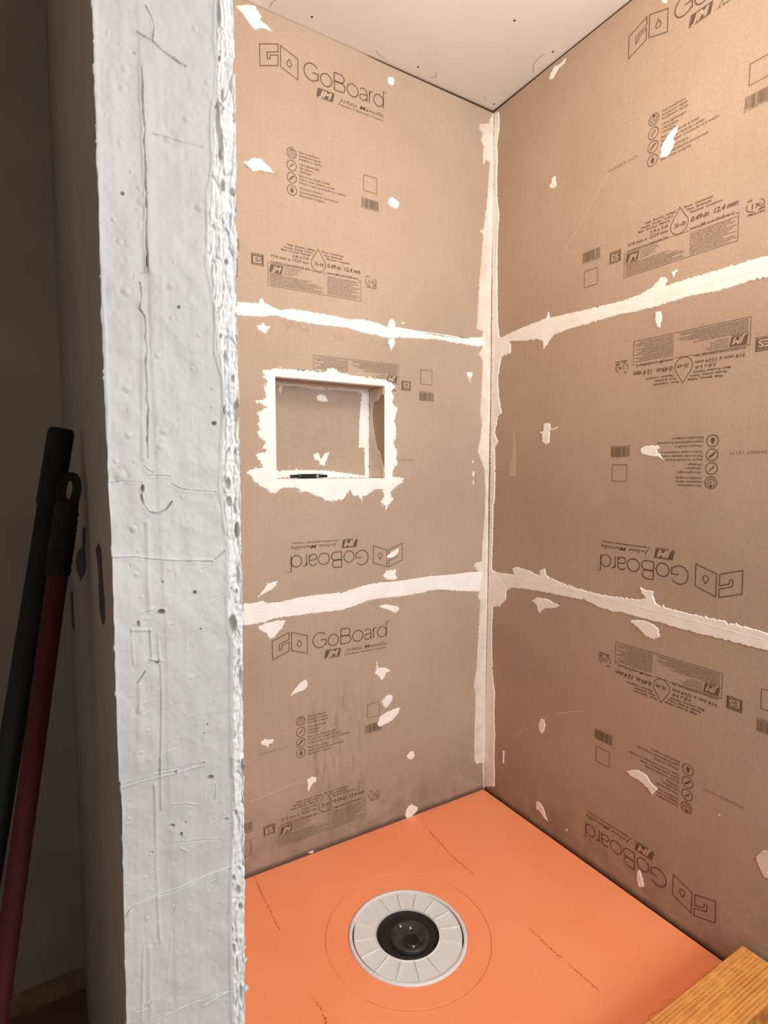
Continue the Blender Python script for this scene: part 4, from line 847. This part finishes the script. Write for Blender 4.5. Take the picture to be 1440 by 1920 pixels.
# the ragged right-hand margin: knobbly, creased and folded
edge = np.interp(Z, [p[1] for p in POLY['PE']][::-1], [p[0] for p in POLY['PE']][::-1])
m = np.clip((X - edge) / 2.5, 0, 1)
rough = 3.2 * np.abs(vnoise(nx, nz, 30, 60, 21)) + 1.6 * np.abs(vnoise(nx, nz, 60, 160, 22)) + 1.0 * vnoise(nx, nz, 20, 400, 23) * 1.2
H += m * (rough * 1.1 - .5)
crease = np.abs(vnoise(nx, nz, 22, 34, 24)) ; H -= m * 3.8 * np.exp(-(crease / .024) ** 2)
crease = np.abs(vnoise(nx, nz, 34, 22, 26)) ; H -= m * 1.8 * np.exp(-(crease / .02) ** 2)
for x, z, rx, rz in POLY['PH']:
    rx = max(rx, 1.0); rz = max(rz, 1.0); s = win(0, 0, z - 4 * rz, z + 4 * rz)
    d = np.hypot((X[s] - x) / rx, (Z[s] - z) / rz); H[s] += -(1.8 + 2.6 * rx) * np.exp(-d ** 4) + .5 * np.exp(-((d - 1.35) / .3) ** 2)
H = np.clip(H, -11, 6)
co = np.stack([XL + X / 1000, YP - H / 1000, Z / 1000], -1).reshape(-1, 3)
# roll the two vertical edges back towards the wall
g = np.arange(nx * nz).reshape(nz, nx)
q = np.stack([g[:-1, :-1], g[:-1, 1:], g[1:, 1:], g[1:, :-1]], -1).reshape(-1, 4)
me = bpy.data.meshes.new('sealant_coat')
extra = []; base_n = len(co)
lx = XL + leftx / 1000; rx_ = XL + rt / 1000
e1 = np.stack([lx + .0012, np.full(nz, YP + .014), zz / 1000], -1); e2 = np.stack([rx_ - .0015, np.full(nz, YP + .014), zz / 1000], -1)
co = np.concatenate([co, e1, e2]); li = base_n + np.arange(nz); ri = base_n + nz + np.arange(nz)
ql = np.stack([li[:-1], g[:-1, 0], g[1:, 0], li[1:]], -1); qr = np.stack([g[:-1, -1], ri[:-1], ri[1:], g[1:, -1]], -1)
q = np.concatenate([q, ql, qr])
me.vertices.add(len(co)); me.vertices.foreach_set('co', co.ravel())
me.loops.add(len(q) * 4); me.loops.foreach_set('vertex_index', q.ravel().astype(np.int32))
me.polygons.add(len(q)); me.polygons.foreach_set('loop_start', np.arange(0, len(q) * 4, 4, dtype=np.int32)); me.polygons.foreach_set('loop_total', np.full(len(q), 4, dtype=np.int32))
me.update(); me.materials.append(M_plaster); me.materials.append(M_plaster_edge)
mi = np.zeros(len(q), dtype=np.int32); mg = (m[:-1, :-1] > .5).reshape(-1); mi[:len(mg)] = mg; mi[-len(qr):] = 1
me.polygons.foreach_set('material_index', mi)
me.polygons.foreach_set('use_smooth', np.ones(len(me.polygons), bool))
coat = link('sealant_coat', me, M_plaster, part); coat['label'] = 'thick white trowelled sealant, cracked and blistered'
for z0, z1 in ((-.13, z0m / 1000), (z1m / 1000, 2.625)):
    bm = bmesh.new(); box(bm, XL, XR, YP - .0005, YP + .0118, z0, z1, .001); from_bm('sealant_coat', bm, M_plaster, part)
# small blobs and flakes squeezed past both edges
for i in range(46):
    z = random.uniform(.62, 1.80); side = random.random() < .6
    x = XL + (np.interp(z * 1000, zz, leftx) / 1000 if side else np.interp(z * 1000, zz, rt) / 1000)
    bm = bmesh.new(); bmesh.ops.create_icosphere(bm, subdivisions=2, radius=1)
    for v in bm.verts: v.co = Vector((v.co.x * .0011, v.co.y * .004, v.co.z * random.uniform(.9, 1.1) * (.0025 + .004 * (i % 4) / 3)))
    from_bm('sealant_flake', bm, M_plaster, part, Matrix.Translation((x, YP + .003, z)), True)
for i, (dx, dz, r) in enumerate(((.0026, .708, .0034), (.0016, .742, .0026), (.0014, .757, .002))):
    bm = bmesh.new(); bmesh.ops.create_icosphere(bm, subdivisions=3, radius=r)
    from_bm('sealant_blob', bm, M_plaster, part, Matrix.Translation((XL + np.interp(dz * 1000, zz, rt) / 1000 + dx * .6, YP + .002, dz)), True)
# torn scars on the hall side of the partition
Bf = Matrix(((0, 0, -1, XL), (-1, 0, 0, 0), (0, 1, 0, 0), (0, 0, 0, 1)))
for i, pts in enumerate(POLY['FM']):
    smear('torn_scar', [(-a, b) for a, b in pts], 300 + i, Bf, part, .0012, M_scar, step=.012, amp=.003)

# ------------------------------------------------------------------ shower tray
tray = empty('shower_tray', (-.656, -.4965, 0)); TI = Matrix.Translation((.656, .4965, 0))
tag(tray, 'orange shower tray sloping to a round drain', 'shower tray')
DC = (-.6520, -.4280); RD = .1672; ZD = -.016
TX0, TX1, TY0, TY1 = XR + .001, -.0045, -.990, -.0015
def rect_hit(a):
    c, s = math.cos(a), math.sin(a); t = 9
    if c > 1e-9: t = min(t, (TX1 - DC[0]) / c)
    if c < -1e-9: t = min(t, (TX0 - DC[0]) / c)
    if s > 1e-9: t = min(t, (TY1 - DC[1]) / s)
    if s < -1e-9: t = min(t, (TY0 - DC[1]) / s)
    return t
angs = sorted([2 * math.pi * k / 160 for k in range(160)] + [math.atan2(y - DC[1], x - DC[0]) % (2 * math.pi) for x in (TX0, TX1) for y in (TY0, TY1)])
def zt(r, R): return ZD + (0 - ZD) * max(0, (r - RD)) / max(R - RD, 1e-6)
bm = bmesh.new(); rings = []
GR = .2315
for j, rr in enumerate((RD + .0003, .19, GR - .0016, GR - .0007, GR + .0007, GR + .0016, .27, None, 'low')):
    ring = []
    for a in angs:
        R = rect_hit(a)
        if rr is None: r, z = R, 0
        elif rr == 'low': r, z = R, -.030
        else: r = min(rr, R); z = zt(r, R)
        if j in (3, 4): z -= .0011
        if j == 6: r = min(r, R * .995)
        ring.append(bm.verts.new((DC[0] + r * math.cos(a), DC[1] + r * math.sin(a), z)))
    rings.append(ring)
for a_, b_ in zip(rings, rings[1:]):
    for k_ in range(len(angs)):
        j = (k_ + 1) % len(angs)
        f = bm.faces.new((a_[k_], b_[k_], b_[j], a_[j]))
inner_low = [bm.verts.new((v.co.x, v.co.y, -.030)) for v in rings[0]]
for k_ in range(len(angs)):
    j = (k_ + 1) % len(angs); bm.faces.new((rings[0][k_], rings[0][j], inner_low[j], inner_low[k_]))
outer_low = rings[-1]
for k_ in range(len(angs)):
    j = (k_ + 1) % len(angs); bm.faces.new((outer_low[k_], inner_low[k_], inner_low[j], outer_low[j]))
bmesh.ops.recalc_face_normals(bm, faces=bm.faces)
from_bm('tray_body', bm, M_tray, tray, TI)
bm = bmesh.new(); zg = zt(GR, .65) - .0008
for a0, a1 in ((-150, 25), (35, 165)):
    n = 60; row = None
    for k_ in range(n + 1):
        a = math.radians(a0 + (a1 - a0) * k_ / n); R = rect_hit(a); z = zt(GR, R) - .0009
        p = [bm.verts.new((DC[0] + r * math.cos(a), DC[1] + r * math.sin(a), z)) for r in (GR - .0007, GR + .0007)]
        if row: bm.faces.new((row[0], row[1], p[1], p[0]))
        row = p
from_bm('groove', bm, M_groove, tray, TI)
def tray_z(x, y):
    a = math.atan2(y - DC[1], x - DC[0]); return zt(math.hypot(x - DC[0], y - DC[1]), rect_hit(a))
for i, pts in enumerate(POLY['FL']):
    r = random.Random(i); bm = bmesh.new(); P = [Vector((a / 1000, b / 1000)) for a, b in pts]
    for a, b in zip(P, P[1:]):
        n = int((b - a).length / .0045)
        for k_ in range(n):
            if r.random() < .14: continue
            p = a + (b - a) * (k_ + r.random() * .6) / n; d = (b - a).normalized(); nn = Vector((-d.y, d.x))
            l = r.uniform(.0015, .0034); w = r.uniform(.0010, .0024) ; o_ = r.uniform(-.0016, .0016)
            q4 = [p + nn * (o_ - w), p + nn * (o_ + w), p + nn * (o_ + w) + d * l, p + nn * (o_ - w) + d * l]
            bm.faces.new([bm.verts.new((*v, tray_z(v.x, v.y) + .0006)) for v in q4])
    bmesh.ops.recalc_face_normals(bm, faces=bm.faces)
    from_bm('printed_line', bm, M_tray_print, tray, TI)['kind'] = 'stuff'
for i, (x, y) in enumerate(((-.47, -.74), (-.50, -.71), (-.46, -.80), (-.43, -.78), (-.36, -.72), (-.50, -.80), (-.42, -.60))):
    bm = bmesh.new(); bmesh.ops.create_icosphere(bm, subdivisions=2, radius=.002)
    for v in bm.verts: v.co.z *= .35; v.co.x *= 1 + (i % 3) * .5
    from_bm('dried_drip', bm, M_tray, tray, TI @ Matrix.Translation((x, y, tray_z(x, y))), True)

# ------------------------------------------------------------------ drain
drain = empty('shower_drain', (DC[0], DC[1], ZD)); tag(drain, 'round white plastic drain flange with a black centre set in the orange tray', 'drain')
bm = bmesh.new()
lathe(bm, [(.1560, -.006), (.1560, .0022), (.1575, .0034), (.1605, .0040), (.1650, .0030), (.1668, .0004), (.1668, -.006)], 128)
from_bm('rim', bm, M_plastic, drain)
# plate whose outer edge draws back over two arcs, leaving dark slots
bm = bmesh.new(); n = 192; out = []; inn = []
def slotw(a):
    d = math.degrees(a) % 360; w = 0
    for c, hw in ((172, 40), (352, 46), (62, 9)):
        q_ = abs((d - c + 180) % 360 - 180)
        if q_ < hw: w = max(w, min(1, (hw - q_) / 10))
    return w
top_o = []; top_i = []; lo_o = []; hi_i = []; lo_i = []
for k_ in range(n):
    a = 2 * math.pi * k_ / n; c, s = math.cos(a), math.sin(a); ro = .1562 - .0042 * slotw(a)
    top_o.append(bm.verts.new((ro * c, ro * s, .0))); lo_o.append(bm.verts.new((ro * c, ro * s, -.012)))
    top_i.append(bm.verts.new((.0925 * c, .0925 * s, -.0015))); hi_i.append(bm.verts.new((.0885 * c, .0885 * s, .0004))); lo_i.append(bm.verts.new((.0875 * c, .0875 * s, -.014)))
for A_, B_ in ((lo_o, top_o), (top_o, top_i), (top_i, hi_i), (hi_i, lo_i)):
    for k_ in range(n):
        j = (k_ + 1) % n; bm.faces.new((A_[k_], A_[j], B_[j], B_[k_]))
from_bm('flange_plate', bm, M_plastic, drain)
bm = bmesh.new(); lathe(bm, [(.0005, -.028), (.1595, -.028), (.1595, -.0125), (.0885, -.0125), (.0870, -.0030), (.070, -.0048), (.0005, -.0048)], 96)
from_bm('drain_body', bm, M_black, drain)
rib_me = None
for k_ in range(16):
    if k_ in (RIB_SKIP): continue
    a = math.radians(RIB0 + 22.5 * k_)
    if rib_me is None:
        bm = bmesh.new(); box(bm, .0940, .1515, -.0013, .0013, -.001, .0026, .0008); rib_me = bpy.data.meshes.new('rib'); bm.to_mesh(rib_me); bm.free(); rib_me.materials.append(M_rib)
    o = link('rib', rib_me, None, drain, Matrix.Rotation(a, 4, 'Z'))
    o['label'] = 'raised spoke on the flange' if k_ == 0 else ''
    if k_: del o['label']
HC = (-.0005, -.0105)
bm = bmesh.new()
lathe(bm, [(.0003, -.0005), (.030, -.0005), (.041, .0002), (.0445, .0030), (.0520, .0042), (.0550, .0020), (.0560, -.006)], 72, *HC)
hub = from_bm('hub', bm, M_hub, drain)
bm = bmesh.new(); lathe(bm, [(.0002, .0002), (.0200, .0002)], 40, -.004, -.0235); from_bm('outlet_hole', bm, M_void, hub)
bm = bmesh.new(); lathe(bm, [(.0200, -.0005), (.0202, .0030), (.0222, .0034), (.0238, .0018), (.0240, -.0005)], 40, -.004, -.0235); from_bm('outlet_lip', bm, M_hub, hub)
for x, y, r, mt in ((-.004, .033, .0058, M_screw), (.0165, .0125, .0050, M_screw), (-.034, -.036, .0048, M_hub), (.030, -.030, .0045, M_hub), (-.012, -.045, .004, M_screw)):
    bm = bmesh.new(); lathe(bm, [(.0002, .0038), (r * .6, .0034), (r * .92, .0016), (r, -.001)], 16)
    from_bm('screw', bm, mt, hub, Matrix.Translation((x, y, .0)))
for k_ in range(34):
    a = random.uniform(0, 6.28); r = random.uniform(.097, .150); bm = bmesh.new()
    bmesh.ops.create_icosphere(bm, subdivisions=1, radius=random.uniform(.0008, .0016))
    for v in bm.verts: v.co.z *= .5
    from_bm('speck', bm, M_rib, drain, Matrix.Translation((r * math.cos(a), r * math.sin(a), .0)), True)

# ------------------------------------------------------------------ timber curb
CY1, CY0, CZ = -.994, -1.108, .084
curb = empty('timber_curb', (-.66, (CY0 + CY1) / 2, -.13)); tag(curb, 'orange-tinted rough sawn timber curb along the front of the orange tray', 'curb')
CI = Matrix.Translation((.66, -(CY0 + CY1) / 2, .13))
for z0, z1, x1 in ((-.13, -.062, -.004), (-.061, .010, -.004), (.011, CZ, -.010)):
    bm = bmesh.new(); box(bm, XR + .004, x1, CY0, CY1, z0, z1, .0018)
    from_bm('timber', bm, M_lumber, curb, CI)
# stray fibre lying along the curb edge
c = bpy.data.curves.new('fibre', 'CURVE'); c.dimensions = '3D'; c.bevel_depth = .0005; c.bevel_resolution = 1
for pts in ([(-.11, .985, .004), (-.13, .975, .012), (-.12, .960, .004), (-.105, .972, .004)], [(-.085, .990, .02), (-.10, .9935, .0845), (-.17, .9945, .0845), (-.27, .9935, .0848), (-.345, .9945, .0845), (-.375, .988, .087), (-.398, .990, .088), (-.392, 1.002, .085)], [(-.155, .996, .085), (-.19, .986, .089), (-.21, .994, .085)], [(-.30, .994, .086), (-.318, .986, .09), (-.335, .985, .088)]):
    s = c.splines.new('NURBS'); s.points.add(len(pts) - 1); s.order_u = 3; s.use_endpoint_u = True
    for p, (x, y, z) in zip(s.points, pts): p.co = (x, -y, z, 1)
o = bpy.data.objects.new('f', c); col.objects.link(o); me = bpy.data.meshes.new_from_object(o.evaluated_get(bpy.context.evaluated_depsgraph_get())); bpy.data.objects.remove(o)
link('loose_fibre', me, M_hair, curb, CI)

# ------------------------------------------------------------------ marker pen in the niche
mk = empty('marker_pen', (-.735, .042, NZ0)); tag(mk, 'black marker pen lying on the sill of the wall niche', 'marker')
def pen_part(name, prof, mat):
    bm = bmesh.new(); tube(bm, [(x, 0, .0078) for x, r in prof], [r for x, r in prof], 20)
    return from_bm(name, bm, mat, mk, Matrix.Rotation(math.radians(4), 4, 'Z'))
pen_part('barrel', [(-.040, .0050), (-.038, .0066), (-.028, .0074), (.022, .0076), (.026, .0072)], M_markerbody)
pen_part('end_plug', [(-.066, .0045), (-.064, .0052), (-.041, .0054), (-.040, .0050)], M_markerbody)
pen_part('band', [(.026, .0073), (.033, .0073)], M_markerband)
pen_part('cap', [(.033, .0070), (.040, .0060), (.045, .0052), (.066, .0050), (.0685, .0040)], M_markerbody)
bm = bmesh.new(); box(bm, .020, .055, -.0015, .0015, .0145, .0160, .0005); from_bm('clip', bm, M_markerbody, mk, Matrix.Rotation(math.radians(4), 4, 'Z'))

# ------------------------------------------------------------------ poles leaning against the partition
def pole(name, top, low, rad_grip, rad_pole, grip_len, mat, label, hang=False, part_label=None):
    t = Vector(top); l = Vector(low); d = (l - t).normalized(); foot = t + d * ((t.z + .128) / -d.z)
    root = empty(name, foot); tag(root, label, 'pole'); Ri = Matrix.Translation(-foot)
    bm = bmesh.new()
    def at(s): return t + d * s
    bm2 = bmesh.new(); tube(bm2, [at(grip_len - .01), at(grip_len + .3), foot - d * .0], [rad_pole] * 3, 24)
    sh = from_bm('shaft', bm2, mat, root, Ri)
    if part_label: sh['label'] = part_label
    if hang:
        # grip ends in a flat loop with a hanging slot
        prof = [(.040, rad_grip * .90), (.060, rad_grip * .97), (.11, rad_grip * 1.04), (grip_len - .03, rad_grip), (grip_len, rad_grip * .96)]
        tube(bm, [at(s) for s, r in prof], [r for s, r in prof], 24)
        u = Vector((1, 0, 0)) - d * d.x; u.normalize(); w = d.cross(u)
        n = 28; rows = []
        for k_ in range(n):
            a = 2 * math.pi * k_ / n
            ox, oz = rad_grip * .95 * (abs(math.cos(a)) ** .7) * (1 if math.cos(a) > 0 else -1), .026 * math.sin(a)
            ix, iz = rad_grip * .24 * math.cos(a), .013 * math.sin(a) - .002
            cen = at(.026)
            rows.append([bm.verts.new(cen + u * X_ + d * Z_ + w * W_) for X_, Z_, W_ in ((ox, oz, .009), (ox, oz, -.009), (ix, iz, -.007), (ix, iz, .007))])
        for k_ in range(n):
            A_, B_ = rows[k_], rows[(k_ + 1) % n]
            for e in range(4): bm.faces.new((A_[e], A_[(e + 1) % 4], B_[(e + 1) % 4], B_[e]))
        bmesh.ops.recalc_face_normals(bm, faces=bm.faces)
    else:
        prof = [(0, rad_grip * .86), (.004, rad_grip * .98), (.012, rad_grip), (grip_len - .004, rad_grip), (grip_len, rad_grip * .97)]
        tube(bm, [at(s) for s, r in prof], [r for s, r in prof], 24)
    gr = from_bm('grip', bm, M_foam, root, Ri)
    if hang:
        for s in [grip_len * .38 + .011 * i for i in range(8)]:
            bm = bmesh.new(); tube(bm, [at(s), at(s + .003), at(s + .006)], [rad_grip * .99, rad_grip * 1.06, rad_grip * .99], 24); from_bm('grip_rib', bm, M_foam, gr)
    return root
pole('dark_pole', (-1.4615, -.745, 1.345), (-1.543, -.765, .888), .0170, .0150, .110, M_polegreen, 'dark pole with a plain black sleeve grip, taller of the two leaning on the partition')
pole('red_pole', (-1.4535, -.800, 1.283), (-1.5325, -.830, .783), .0150, .0128, .140, M_polered, 'red pole with a black grip and hanging slot leaning on the partition', True, 'red painted shaft')
